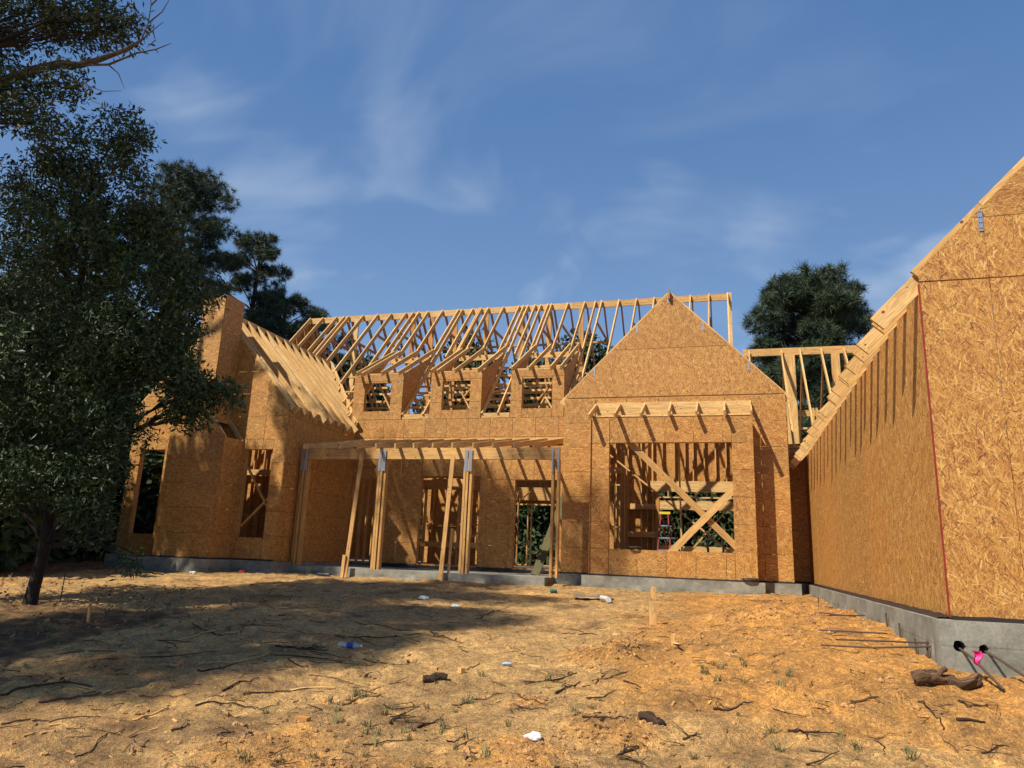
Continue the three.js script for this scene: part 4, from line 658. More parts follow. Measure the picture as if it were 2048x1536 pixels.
// pines: tall bare trunk, layered clumps of needles
function pine(label, x, z, y0, y1, wid, seed, n = 26, group, crownBase = 0.4) {
  rnd = RNG(seed); const b = ground(x, z), lobes = [], H = y1 - b;
  const yc = mix(y0, y1, 0.52), ry = (y1 - y0) / 2;
  for (let i = 0; i < n; i++) { // clumps spread through a domed crown, wider above the middle
    const v = (i + 0.5) / n * 1.86 - 0.9, k = Math.sqrt(Math.max(0.05, 1 - v * v)) * (v < -0.3 ? 0.8 : 1), a = i * 2.4 + R(-0.5, 0.5), d = wid * k * Math.sqrt(R(0.12, 1)) * 0.92;
    lobes.push([x + Math.cos(a) * d, yc + v * ry + R(-0.25, 0.25), z + Math.sin(a) * d, wid * R(0.2, 0.34), wid * R(0.11, 0.18), wid * R(0.2, 0.34), Math.round(R(40, 70))]);
  }
  return tree({ name: 'pine_tree', label, group, base: [x, b, z], r0: 0.011 * H + 0.1, r1: 0.06, trunk: [0, 0.2, 0.4, 0.6, 0.75, 0.88, 1].map((t) => [x + Math.sin(t * 3 + seed) * 0.25, b + H * t * 0.99, z]), lobes, geos: TUFT, mat: NEEDLE, bark: PINEBARK, size: [0.9, 1.7], shell: 0.6, twigs: 4, seg: 7 });
}
pine('tall pine with rounded crown rising behind the oak and chimney', -30.0, -32, 13.0, 21.4, 3.3, 101, 46);
pine('pine with spiky top behind the chimney stack', -29.3, -38, 8.5, 20.2, 2.6, 105, 44);
pine('dark pine leaning beside the chimney stack', -26.2, -37, 7.5, 15.4, 2.6, 106, 36);
pine('smaller pine peeping over the far end of the ridge', -29.4, -46, 8, 17.2, 3.2, 108, 34);
pine('lone round-crowned pine beyond the link roof on the right', 3.65, -34, 7.6, 13.2, 2.75, 111, 64);
pine('pine half hidden behind the link rafters', 3.0, -31, 1.0, 8.8, 2.6, 114, 44);
pine('dark pine filling the gap under the link roof', 2.3, -29, 0.4, 5.6, 1.9, 115, 34);
pine('tall pine in the woods beside the oak', -34, -30, 8, 17.5, 3.0, 117, 30);
// woods: broadleaf trees round the plot
function wild(label, x, z, h, wid, seed, group, dens = 1) {
  rnd = RNG(seed); const b = ground(x, z), lobes = [];
  for (let i = 0; i < 13; i++) { const t = (i + 0.3) / 13, y = b + h * mix(0.16, 0.92, t), k = Math.sin(Math.PI * mix(0.25, 0.92, t)), a = i * 2.4 + R(-0.4, 0.4), d = wid * k * R(0.3, 0.8); lobes.push([x + Math.cos(a) * d, y, z + Math.sin(a) * d, wid * R(0.35, 0.55), h * R(0.08, 0.13), wid * R(0.35, 0.55), Math.round(R(60, 95) * dens)]); }
  return tree({ name: 'broadleaf_tree', label, group, base: [x, b, z], r0: 0.02 * h, r1: 0.03, trunk: [0, 0.25, 0.5, 0.75, 1].map((t) => [x + Math.sin(t * 4 + seed) * 0.2, b + h * t * 0.9, z]), lobes, geos: FAR, mat: WOODLEAF, bark: BARK, size: [0.8, 1.5], shell: 0.6, twigs: 3, seg: 6 });
}
const behind = 'woods behind the house', beside = 'woods beside the house';
[[-36, -44, 9], [-31, -41, 8.5], [-26.5, -43, 8.5], [-22, -40, 12.6], [-18, -43, 10.5], [-14.5, -40, 13.6], [-11, -42, 12.5], [-7.5, -40, 13.2], [-4, -43, 11.5], [-0.5, -40, 7.6], [3, -42, 8], [7, -40, 8], [11.5, -42, 9], [-9, -34, 4.2], [-5.5, -33, 3.8], [-2.5, -34, 4.4], [0.8, -33, 4], [-12.5, -33, 4.3]].forEach(([x, z, h], i) => wild(i > 12 ? ['low leafy tree seen through the big window opening', 'low leafy tree seen past the ladder in the big window', 'young leafy tree seen through the porch door opening', 'low leafy tree behind the gable wing', 'young leafy tree behind the dormer with braces'][[2, 1, 0, 3, 4][i - 13]] : ['wood edge tree far behind the oak crown', 'wood edge tree behind the tall pine', 'wood edge tree behind the chimney wing ridge', 'tall leafy tree showing between rafters at the far ridge end', 'leafy tree showing over the valley rafters', 'tall leafy tree behind the first dormer from the chimney', 'leafy tree showing between the first two dormers', 'tall leafy tree behind the middle dormer', 'leafy tree showing behind the dormer beside the gable', 'leafy tree hidden behind the gable peak', 'leafy tree behind the link roof posts', 'leafy tree behind the long rafter tails', 'leafy tree far behind the wing with rafter tails'][i], x, z, h, h > 5 ? 2.7 : 1.9, 200 + i, i > 12 ? 'young trees behind the house' : behind));
[[-17.5, -13, 6.5], [-20, -16, 8.5], [-17, -19, 7.5], [-23, -20, 10], [-19.5, -24, 9], [-26, -25, 11], [-22.5, -29, 10.5], [-15.8, -10.5, 5], [-21, -11.5, 7.5], [-25, -15, 9]].forEach(([x, z, h], i) => wild(['low leafy tree just behind the oak trunk', 'leafy tree filling the gap left of the chimney', 'leafy tree beside the wing corner', 'tall leafy tree deep in the woods behind the oak', 'leafy tree behind the wing corner, half hidden', 'tallest leafy tree deep in the woods', 'tall leafy tree behind the far house corner', 'bushy small tree at the edge of the sand', 'leafy tree at the edge of the frame behind the oak', 'tall leafy tree beyond the edge of the frame'][i], x, z, h, 2.4, 300 + i, beside));
rnd = RNG(4001);
// undergrowth round the plot
{
  const list = []; const put = (x, z, s, h) => list.push([x, ground(x, z) + R(0.05, h), z, s]);
  for (let i = 0; i < 2600; i++) { const x = R(-34, -15), z = R(-34, -9.5); if (x > -15.5 && z < -14) continue; put(x, z, R(0.5, 1.3), R(0.3, 1.9)); }
  for (let i = 0; i < 2600; i++) { const x = R(-36, 14), z = R(-44, -29.5); put(x, z, R(0.5, 1.3), R(0.3, 1.7)); }
  const u = scatter('undergrowth', scene, FAR[0], WOODLEAF, list, 0.6); u.userData = { kind: 'stuff', label: 'dark tangled undergrowth at the edge of the woods', category: 'undergrowth' };
}

// ------------------------------------------------------------------ things on the site
rnd = RNG(5005);
const onGround = (x, z, d = 0) => [x, gy(x, z) + d, z];
{
  // water bottle
  const b = thing('plastic_bottle', 'clear plastic water bottle with blue label lying in the shade', 'bottle', onGround(-3.7, -6.97, 0.03)); b.rotation.set(0, 0.25, 0);
  const lathe = (pts, seg = 14) => { const g = new THREE.LatheGeometry(pts.map((q) => new THREE.Vector2(...q)), seg); g.rotateZ(-Math.PI / 2); return g; };
  const PET = new THREE.MeshPhysicalMaterial({ color: lin(0.85, 0.9, 0.95), roughness: 0.08, transmission: 0.75, thickness: 0, ior: 1.4, side: THREE.DoubleSide });
  part('body', lathe([[0.001, -0.12], [0.028, -0.118], [0.032, -0.1], [0.03, -0.05], [0.032, -0.02], [0.032, 0.04], [0.024, 0.075], [0.012, 0.1], [0.012, 0.112]]), PET, b);
  part('label', lathe([[0.0328, -0.03], [0.0328, 0.035]]), stdm({ color: lin(0.03, 0.06, 0.28), roughness: 0.4, side: THREE.DoubleSide }), b); part('cap', lathe([[0.001, 0.125], [0.014, 0.124], [0.014, 0.108], [0.001, 0.106]]), stdm({ color: lin(0.75, 0.78, 0.8), roughness: 0.4 }), b);
  const c = thing('drink_can', 'crushed teal drink can in front of the gable wing footing', 'can', onGround(-3.07, -13.2, 0.035)); c.rotation.y = 0.5;
  const cg = lathe([[0.001, -0.062], [0.026, -0.062], [0.033, -0.05], [0.034, 0], [0.033, 0.045], [0.026, 0.06], [0.001, 0.058]], 16); { const p = cg.attributes.position; for (let i = 0; i < p.count; i++) { const k = 1 - 0.25 * Math.exp(-Math.pow((p.getX(i) - 0.01) / 0.02, 2)); p.setY(i, p.getY(i) * k); p.setZ(i, p.getZ(i) * (1.03)); } cg.computeVertexNormals(); }
  part('body', cg, stdm({ color: lin(0.05, 0.2, 0.17), roughness: 0.35, metalness: 0.4 }), c); const rim = new THREE.TorusGeometry(0.026, 0.002, 6, 16); rim.rotateY(Math.PI / 2); rim.translate(0.06, 0, 0); part('rim', rim, GALV, c);
}
// a sheet of roofing felt with a pipe elbow lying against it
{
  const g = new THREE.PlaneGeometry(0.62, 0.5, 14, 8); g.rotateX(-Math.PI / 2); const p = g.attributes.position; for (let i = 0; i < p.count; i++) p.setY(i, 0.02 + 0.03 * fbm(p.getX(i) * 3, 1, p.getZ(i) * 3, 2) + 0.06 * Math.pow(clamp(-p.getX(i) - 0.1), 1.5)); g.computeVertexNormals();
  const m = solo('felt_sheet', 'curled grey roofing sheet lying flat before the gable wing', 'sheet', g, stdm({ color: lin(0.16, 0.165, 0.18), roughness: 0.6, side: THREE.DoubleSide })); m.position.set(...onGround(-2.22, -12.4, 0.03)); m.rotation.y = 0.1;
  const e = thing('pipe_elbow', 'short white pipe elbow beside the grey roofing sheet', 'pipe', onGround(-1.93, -11.95, 0.045)); const cur = new THREE.CatmullRomCurve3([V(-0.09, 0.02, 0), V(0, 0.01, 0), V(0.05, 0, 0.03), V(0.06, -0.005, 0.09)]);
  part('pipe', new THREE.TubeGeometry(cur, 12, 0.036, 12), stdm({ color: lin(0.55, 0.53, 0.5), roughness: 0.5 }), e); const col = new THREE.CylinderGeometry(0.044, 0.044, 0.04, 14); col.rotateX(Math.PI / 2); col.translate(0.06, -0.005, 0.085); part('collar', col, stdm({ color: lin(0.5, 0.48, 0.45), roughness: 0.5 }), e);
  const q = solo('pipe_offcut', 'short grey pipe offcut lying by the porch slab', 'pipe', new THREE.CylinderGeometry(0.03, 0.03, 0.3, 10, 1, true).rotateZ(Math.PI / 2), stdm({ color: lin(0.25, 0.24, 0.22), roughness: 0.6, side: THREE.DoubleSide })); q.position.set(...onGround(-8.6, -14.7, 0.03));
}
// survey stakes
function stake(label, x, z, h, w) { const t = thing('survey_stake', label, 'stake', onGround(x, z)); const s = new THREE.Shape([[-w / 2, h], [-w / 2, 0], [0, -0.16], [w / 2, 0], [w / 2, h]].map((q) => new THREE.Vector2(...q))); const g = new THREE.ExtrudeGeometry(s, { depth: 0.022, bevelEnabled: true, bevelSize: 0.002, bevelThickness: 0.002, bevelSegments: 1 }); const uv = g.attributes.uv, ps = g.attributes.position; for (let i = 0; i < uv.count; i++) uv.setXY(i, ps.getY(i) / 2.4, ps.getX(i) / 0.4); const m = part('board', g, FRESH[1], t); part('nail', new THREE.CylinderGeometry(0.003, 0.003, 0.03, 6).rotateX(Math.PI / 2).translate(0.01, h * 0.7, 0.03), GALV, t); t.rotation.set(0.03, 0.2, -0.02); return t; }
stake('wooden survey stake nearer the camera, below the big window', -0.9, -8.99, 0.25, 0.085); stake('wooden survey stake close to the footing under the big window', -1.3, -13.1, 0.19, 0.085);
lum('board', stake('small leaning wooden peg by the clay pile', -0.55, -7.35, 0.1, 0.035), [0, 0.02, 0], [0.04, 0.03, 0.12], 0.03, 0.012, FRESH);
// rotten log and lumps
function lumpy(pts, r, seed, seg = 10, amp = 0.35) { const g = stem(pts, r, r * 0.85, seg); const p = g.attributes.position; for (let i = 0; i < p.count; i++) { const x = p.getX(i), y = p.getY(i), z = p.getZ(i), k = amp * r * fbm(x * 14 + seed, y * 14, z * 14, 3); p.setXYZ(i, x + k, y + k, z + k * 0.7); } g.computeVertexNormals(); return g; }
const ROT = stdm({ map: BARKTEX, color: lin(1.9, 1.45, 1.05), roughness: 1 }), DARKROT = stdm({ map: BARKTEX, color: lin(0.8, 0.62, 0.5), roughness: 1 });
{ const l = thing('rotten_log', 'knobbly grey-brown rotten log lying in front of the footing corner', 'log', onGround(1.2, -6.05)); part('wood', lumpy(Array.from({ length: 26 }, (_, i) => { const t = i / 25; return [0.44 * t, 0.045 + 0.02 * Math.sin(t * 7), -0.09 * t + 0.012 * Math.sin(t * 11)]; }), 0.046, 3, 18, 1.1), ROT, l); part('branch_stub', lumpy([[0.17, 0.08, -0.03], [0.19, 0.11, -0.03], [0.22, 0.12, -0.04]], 0.022, 9, 8), ROT, l); }
for (const [x, z, s, label] of [[-0.54, -5.4, 1, 'dark rotten wood chunk on the sunlit sand, nearest the camera'], [-2.42, -6.1, 0.95, 'charred root stump at the shadow edge']]) { const m = solo('rotten_chunk', label, 'wood chunk', lumpy(Array.from({ length: 14 }, (_, i) => { const t = i / 13; return [(0.2 * t - 0.1) * s, 0.03 + 0.012 * Math.sin(t * 6), 0.03 * t]; }), 0.034 * s, x, 14, 1.3), DARKROT); m.position.set(...onGround(x, z)); m.rotation.y = x; }
// steel form pins and bars by the footing
const bar = (name, label, pts, r, group) => solo(name, label, 'steel bar', stem(pts, r, r, 7), RUSTROD, group);
bar('steel_bar', 'long rusty bar lying from the clay to the footing corner, lowest of the pair', [[0.72, gy(0.72, -7.2) + 0.03, -7.2], [1.1, gy(1.1, -7.0) + 0.05, -7.0], [1.485, -0.24, -6.76]], 0.0075);
bar('steel_bar', 'long rusty bar crossing just behind the lowest bar', [[0.88, gy(0.88, -7.5) + 0.03, -7.5], [1.485, -0.22, -6.83]], 0.0075);
bar('steel_bar', 'rusty bar on the clay midway along the footing', [[0.8, gy(0.8, -8.1) + 0.03, -8.1], [1.35, gy(1.35, -7.75) + 0.05, -7.75]], 0.0075);
bar('steel_bar', 'shorter rusty bar farther along the footing', [[0.95, gy(0.95, -10.2) + 0.04, -10.2], [1.45, gy(1.45, -9.6) + 0.05, -9.6]], 0.008);
bar('steel_bar', 'rusty bar beside the shorter bar, with a bent end', [[1.0, gy(1.0, -10) + 0.22, -10], [1.0, gy(1.0, -10) + 0.04, -10], [1.4, gy(1.4, -9.9) + 0.03, -9.9]], 0.0075);
bar('steel_bar', 'thin bar at the top of the clay slope near the recess', [[0.85, gy(0.85, -12.6) + 0.04, -12.6], [1.4, gy(1.4, -12) + 0.04, -12]], 0.0075);
bar('conduit_rod', 'dark rod coming out of the broader hole in the footing', [[1.62, -0.205, -6.62], [1.66, -0.27, -6.35], [1.72, gy(1.72, -5.95) + 0.02, -5.95]], 0.0095);
bar('conduit_rod', 'dark rod coming out of the smaller hole in the footing', [[1.78, -0.215, -6.62], [1.84, -0.27, -6.35], [1.98, gy(1.98, -5.9) + 0.02, -5.9]], 0.0095);
for (const z of [-6.8, -7.2, -7.8, -8.4]) { const t = bar('form_pin', 'short rusty form pin standing against the footing', [[1.47, gy(1.47, z) - 0.05, z], [1.465, gy(1.47, z) + 0.13, z]], 0.008, 'form pins along the footing'); }
{ const g = new THREE.PlaneGeometry(0.09, 0.1, 6, 6), p = g.attributes.position; for (let i = 0; i < p.count; i++) { const x = p.getX(i), y = p.getY(i); p.setXYZ(i, x * (0.6 + y * 4) + 0.02 * Math.sin(y * 60), y, 0.02 * Math.sin(x * 70 + y * 30)); } g.computeVertexNormals(); const m = solo('pink_ribbon', 'bright pink marking ribbon tied to the rod at the footing', 'ribbon', g, stdm({ color: lin(0.85, 0.03, 0.24), roughness: 0.5, side: THREE.DoubleSide })); m.position.set(1.675, -0.26, -6.28); m.rotation.y = 0.3; }
// treated stringer leaning in the porch, hose coils
{ const t = thing('stair_stringer', 'greenish treated board leaning across the door opening in the porch', 'board', [-4.28, -0.1, -16.5]); lum('board', t, [0, 0.02, 0], [0.48, 1.95, -0.95], 0.04, 0.19, TREATED, [-1, 0.25, 0]); for (let i = 1; i < 5; i++) lum('cleat', t, [-0.14 + 0.12 * i - 0.0, 0.02 + 0.4 * i, -0.22 * i + 0.02], [-0.05 + 0.12 * i, 0.1 + 0.4 * i, -0.22 * i], 0.04, 0.06, TAN); }
const HOSE = stdm({ color: lin(0.012, 0.012, 0.013), roughness: 0.5 });
for (const [x, y, z, s, label] of [[0.33, 0.012, -15.3, 1, 'black hose coil on the footing at the bay corner'], [-1.92, 0.562, -15.45, 0.8, 'black bundle lying on the big window sill']]) { const c = []; for (let i = 0; i <= 70; i++) { const a = i * 0.42, r = 0.09 + 0.02 * Math.sin(i * 0.7); c.push(V(Math.cos(a) * r * 1.4 * s, (0.012 + 0.004 * (i % 15) / 2) * s + 0.02 * s * Math.abs(Math.sin(i * 0.3)), Math.sin(a) * r * 0.8 * s)); } const m = solo('hose_coil', label, 'hose', new THREE.TubeGeometry(new THREE.CatmullRomCurve3(c), 180, 0.013 * s, 6), HOSE); m.position.set(x, y, z); }
{ const c = []; for (let i = 0; i <= 90; i++) { const a = i * 0.3; c.push(V(Math.cos(a) * (0.16 + 0.015 * Math.sin(i)), 0.3 + Math.sin(a) * 0.3, 0.05 * Math.sin(i * 0.21))); } const m = solo('cable_coil', 'black cable loops hanging inside the big window', 'cable', new THREE.TubeGeometry(new THREE.CatmullRomCurve3(c), 260, 0.012, 6), HOSE); m.position.set(-0.33, 0.36, -16.6); }
// step ladder inside the gable room
{
  const L = thing('step_ladder', 'red step ladder with yellow cap inside the big window', 'ladder', [-1.6, 0, -19]), FG = stdm({ color: lin(0.24, 0.014, 0.014), roughness: 0.5 }), AL = stdm({ color: lin(0.6, 0.6, 0.6), roughness: 0.35, metalness: 0.8 });
  for (const s of [-1, 1]) { lum('rail', L, [s * 0.2, 0, 0.35], [s * 0.09, 1.5, 0], 0.03, 0.075, FG, ZF); lum('rear_rail', L, [s * 0.2 + 0.3, 0, -0.35], [s * 0.09 + 0.03, 1.48, -0.06], 0.03, 0.05, FG, ZF); }
  for (let i = 1; i < 5; i++) { const t = i / 5, w = mix(0.2, 0.09, t); lum('step', L, [-w, t * 1.5, 0.35 * (1 - t)], [w, t * 1.5, 0.35 * (1 - t)], 0.08, 0.03, AL); lum('brace', L, [-w + 0.3 * (1 - t), t * 1.5, -0.35 * (1 - t) - 0.03], [w + 0.3 * (1 - t), t * 1.5, -0.35 * (1 - t) - 0.03], 0.02, 0.025, AL); }
  part('cap', new THREE.BoxGeometry(0.27, 0.06, 0.16).translate(0.01, 1.52, -0.03), stdm({ color: lin(0.75, 0.6, 0.03), roughness: 0.45 }), L);
}
// sawn scraps on the ground
const scrap = (name, label, x, z, l, w, h, turn, m, group) => { const o = solo(name, label, 'board', boardGeo(w, h, l), m, group); o.position.set(...onGround(x, z, h / 2 - 0.004)); o.rotation.set(R(-0.04, 0.04), turn, R(-0.06, 0.06)); return o; };
scrap('plank_offcut', 'wide brown plank lying before the porch slab', -4.55, -14.6, 0.42, 0.3, 0.03, 1.2, RUST[1]); scrap('plank_offcut', 'thin brown plank lying before the porch props', -6.0, -14.55, 0.34, 0.12, 0.03, 1.5, RUST[0]);
scrap('plank_offcut', 'brown block offcut lying on the sunlit sand', -2.85, -4.78, 0.1, 0.05, 0.036, 1.5, RUST[1]); scrap('plank_offcut', 'small brown block farther back on the sunlit sand', -3.0, -5.35, 0.07, 0.04, 0.03, 1.3, RUST[2]);
scrap('plank_offcut', 'flat brown board end lying in the shade of the oak', -4.9, -5.95, 0.3, 0.09, 0.02, 0.5, TAN[1]); scrap('plank_offcut', 'triangular pale offcut beside the charred stump', -2.6, -6.5, 0.09, 0.06, 0.03, 0.4, FRESH[1]); scrap('plank_offcut', 'pale block beside the charred stump', -2.28, -6.35, 0.06, 0.04, 0.04, 0.9, FRESH[2]); scrap('plank_offcut', 'pale strip lying by the clay pile', -1.75, -6.85, 0.14, 0.035, 0.02, 1.3, FRESH[0]); scrap('plank_offcut', 'pale wedge near the nearer stake', -1.25, -8.6, 0.12, 0.05, 0.03, 1.0, FRESH[0]); scrap('plank_offcut', 'pale chip on the clay mound', -0.05, -7.0, 0.14, 0.05, 0.02, 0.7, FRESH[3]); scrap('plank_offcut', 'reddish plank strip in the shaded yard', -5.6, -9.6, 0.75, 0.06, 0.02, 1.3, RUST[1]); scrap('plank_offcut', 'orange-brown board piece in the shaded yard', -6.0, -10.4, 0.3, 0.08, 0.02, 1.1, RUST[2]);
for (const [x, z, label, c, s] of [[-10.1, -13.9, 'crumpled red cup on the sand below the wing window', [0.5, 0.02, 0.03], 1], [-4.75, -11.3, 'crumpled white wrapper in the dappled yard', [0.7, 0.7, 0.68], 1.1], [-3.95, -10.6, 'crumpled pale blue wrapper in the dappled yard', [0.45, 0.55, 0.65], 0.8], [-1.25, -4.9, 'torn white foam scrap on the foreground sand', [0.7, 0.7, 0.7], 0.8], [-2.0, -6.8, 'tiny blue and white scrap near the shadow edge', [0.4, 0.5, 0.7], 0.6], [-10.9, -13.35, 'white crumpled wrapper at the chimney foot', [0.7, 0.7, 0.68], 1]]) { const g = new THREE.IcosahedronGeometry(0.06 * s, 2), p = g.attributes.position; for (let i = 0; i < p.count; i++) { const k = 1 + 0.9 * fbm(p.getX(i) * 22 + x, p.getY(i) * 22, p.getZ(i) * 22, 2); p.setXYZ(i, p.getX(i) * k * 1.3, p.getY(i) * k * 0.5, p.getZ(i) * k); } g.computeVertexNormals(); const m = solo('litter_scrap', label, 'litter', g, stdm({ color: lin(...c), roughness: 0.6 })); m.position.set(...onGround(x, z, 0.02)); }
bar('steel_pin', 'thin upright rusty pin beside the oak trunk', [[-8.78, gy(-8.78, -8.2) - 0.05, -8.2], [-8.77, gy(-8.78, -8.2) + 0.42, -8.2]], 0.0075); scrap('peg', 'short pale peg standing in the leaf mould', -7.35, -7.3, 0.02, 0.03, 0.24, 0, TAN[0]);
// fallen twigs and strips
const TWIGS = [
  [[-4.99,-4.62],[-4.85,-4.75],[-4.79,-4.85],[-4.8,-5.01]], [[-4.83,-4.2],[-4.71,-4.33],[-4.52,-4.32],[-4.41,-4.41],[-4.3,-4.52]], [[-4.08,-4.58],[-4.03,-4.69],[-3.98,-4.81]], [[-5.47,-4.71],[-5.4,-4.87],[-5.26,-5.0],[-4.96,-5.08]], [[-3.86,-3.89],[-3.84,-4.01],[-3.97,-4.22],[-3.96,-4.39]], [[-3.8,-4.89],[-3.68,-4.98],[-3.48,-5.05],[-3.32,-4.97],[-3.3,-5.13]], [[-3.87,-5.28],[-3.89,-5.5],[-3.81,-5.64]], [[-5.51,-6.66],[-5.47,-6.97],[-5.46,-7.32]], [[-5.98,-7.44],[-5.57,-7.15],[-5.24,-7.02]], [[-4.7,-5.99],[-4.55,-6.08],[-4.4,-6.15],[-4.24,-6.39]], [[-4.43,-5.65],[-4.35,-5.83],[-4.36,-6.1]], [[-3.7,-5.29],[-3.51,-5.41],[-3.27,-5.53]], [[-3.44,-5.55],[-3.09,-5.63]], [[-3.22,-4.37],[-3.17,-4.49]], [[-3.57,-4.39],[-3.56,-4.43],[-3.55,-4.51]], [[-4.29,-6.68],[-4.09,-6.77],[-3.93,-6.92]], [[-4.85,-5.78],[-4.98,-6.09]], [[-2.79,-5.21],[-2.77,-5.43],[-2.7,-5.65]], [[-3.0,-5.74],[-2.83,-5.7],[-2.66,-5.63]], [[-2.84,-5.45],[-2.74,-5.53],[-2.71,-5.68]], [[-1.98,-5.53],[-1.9,-5.75],[-1.78,-5.94]], [[-1.71,-6.33],[-1.5,-6.36],[-1.39,-6.54],[-1.31,-6.6]], [[-1.35,-5.92],[-1.26,-6.02],[-1.2,-6.18]], [[-1.06,-6.14],[-1.06,-6.35],[-0.95,-6.45],[-0.86,-6.5]], [[-2.31,-6.56],[-2.27,-6.8]], [[-3.39,-6.65],[-3.14,-6.63],[-2.87,-6.57]], [[-3.48,-7.6],[-3.28,-7.74],[-3.04,-7.85]], [[-3.27,-9.51],[-3.24,-10.22],[-3.18,-11.05]], [[-4.14,-6.77],[-4.06,-6.83],[-3.98,-6.93]], [[-2.09,-4.97],[-2.02,-5.04],[-1.95,-5.12]], [[-1.74,-4.67],[-1.72,-4.75],[-1.7,-4.84]], [[-2.27,-4.93],[-2.29,-5.07],[-2.29,-5.22]], [[-1.0,-5.28],[-0.84,-5.32],[-0.68,-5.36]], [[-0.69,-4.9],[-0.64,-4.97],[-0.59,-5.02]], [[-0.67,-4.81],[-0.6,-4.81],[-0.51,-4.72]], [[-1.06,-6.28],[-0.98,-6.43],[-0.86,-6.47]], [[1.16,-5.74],[1.21,-5.65],[1.21,-5.52],[1.22,-5.43]], [[1.4,-5.78],[1.45,-5.7],[1.56,-5.74]], [[1.33,-5.55],[1.48,-5.53]], [[0.3,-5.32],[0.4,-5.29],[0.42,-5.2]], [[0.39,-5.28],[0.5,-5.35]], [[0.73,-5.74],[0.92,-5.75]], [[1.36,-5.17],[1.53,-5.3]], [[-0.15,-5.59],[-0.03,-5.62],[0.11,-5.7]], [[-0.69,-4.88],[-0.59,-5.01]], [[-0.69,-4.81],[-0.59,-4.8],[-0.54,-4.75]], [[-0.33,-5.17],[-0.25,-5.22]],
];
const MARKS = [[-3.7, -6.97, 'the water bottle'], [-2.42, -6.1, 'the charred stump'], [-1.2, -7.2, 'the clay pile'], [1.35, -6.1, 'the rotten log'], [-0.9, -8.99, 'the nearer stake'], [-2.2, -12.4, 'the roofing sheet'], [-8.9, -8.1, 'the oak trunk'], [-0.54, -5.4, 'the dark wood chunk'], [-2.85, -4.78, 'the brown block'], [-1.5, -5.6, 'the small clay heap'], [-4.9, -5.95, 'the flat board end'], [-1.25, -4.9, 'the white foam scrap'], [0.4, -5.3, 'the foreground grass'], [-4.6, -4.5, 'the lower edge of the shade'], [-5.6, -9.6, 'the reddish plank strip']];
function twig(pts, geo, mat) {
  const a = pts[0], b = pts[pts.length - 1], l = Math.hypot(a[0] - b[0], a[2] - b[2]), c = [(a[0] + b[0]) / 2, (a[2] + b[2]) / 2]; let best = 1e9, at = '';
  for (const [x, z, w] of MARKS) { const d = Math.hypot(x - c[0], z - c[1]); if (d < best) { best = d; at = w; } }
  const size = l > 0.75 ? 'long' : l > 0.42 ? 'middling' : l > 0.24 ? 'short' : 'tiny', lie = Math.abs(a[0] - b[0]) > Math.abs(a[2] - b[2]) ? 'lying sideways' : 'pointing at the house';
  return solo('fallen_twig', `${size} crooked dead twig ${lie} near ${at}`, 'twig', geo, mat, 'dead twigs on the dirt');
}
const STICK = [stdm({ map: BARKTEX, color: lin(0.95, 0.75, 0.56), roughness: 1 }), stdm({ map: BARKTEX, color: lin(1.5, 1.15, 0.8), roughness: 1 }), stdm({ map: BARKTEX, color: lin(0.7, 0.54, 0.42), roughness: 1 })], PALE = [2, 7, 9, 12, 17, 24, 26], LONGS = [];
TWIGS.forEach((t, i) => {
  const pale = PALE.includes(i), r = pale ? 0.01 : R(0.005, 0.0105), pts = [];
  for (let k = 0; k + 1 < t.length; k++) for (let s = 0; s < 4; s++) { const u = s / 4, x = mix(t[k][0], t[k + 1][0], u) + (pale ? 0 : R(-0.012, 0.012)), z = mix(t[k][1], t[k + 1][1], u) + (pale ? 0 : R(-0.012, 0.012)); pts.push([x, gy(x, z) + r * 0.7 + R(0, 0.008), z]); }
  const e = t[t.length - 1]; pts.push([e[0], gy(...e) + r, e[1]]);
  if (pale) { solo('wood_strip', ['thin pale strip lowest in the sunlit foreground', 'pale strip crossing a twig in the shade', 'long pale strip at the lower edge of the shade', 'straight pale strip on the sunlit sand', 'stout pale strip left of the brown block', 'short pale strip beside the charred stump', 'pale strip behind the water bottle'][PALE.indexOf(i)], 'wood strip', stem(pts, r, r * 0.8, 5), pick([FRESH[2], TAN[2]]), 'pale sawn strips on the dirt'); return; }
  const gs = [stem(pts, r, r * 0.45, 6)], n = Math.floor(R(0, 4));
  for (let k = 0; k < n; k++) { const q = pts[Math.floor(R(1, pts.length - 1))], a = R(0, 6.28), l = R(0.06, 0.2), m = [q[0] + Math.cos(a) * l / 2, q[1] + R(0.005, 0.03), q[2] + Math.sin(a) * l / 2], f = [q[0] + Math.cos(a + R(-0.5, 0.5)) * l, 0, q[2] + Math.sin(a) * l]; f[1] = gy(f[0], f[2]) + R(0.005, 0.04); gs.push(stem([q, m, f], r * 0.5, r * 0.2, 5)); }
  twig(pts, mergeGeometries(gs), pick(STICK));
});
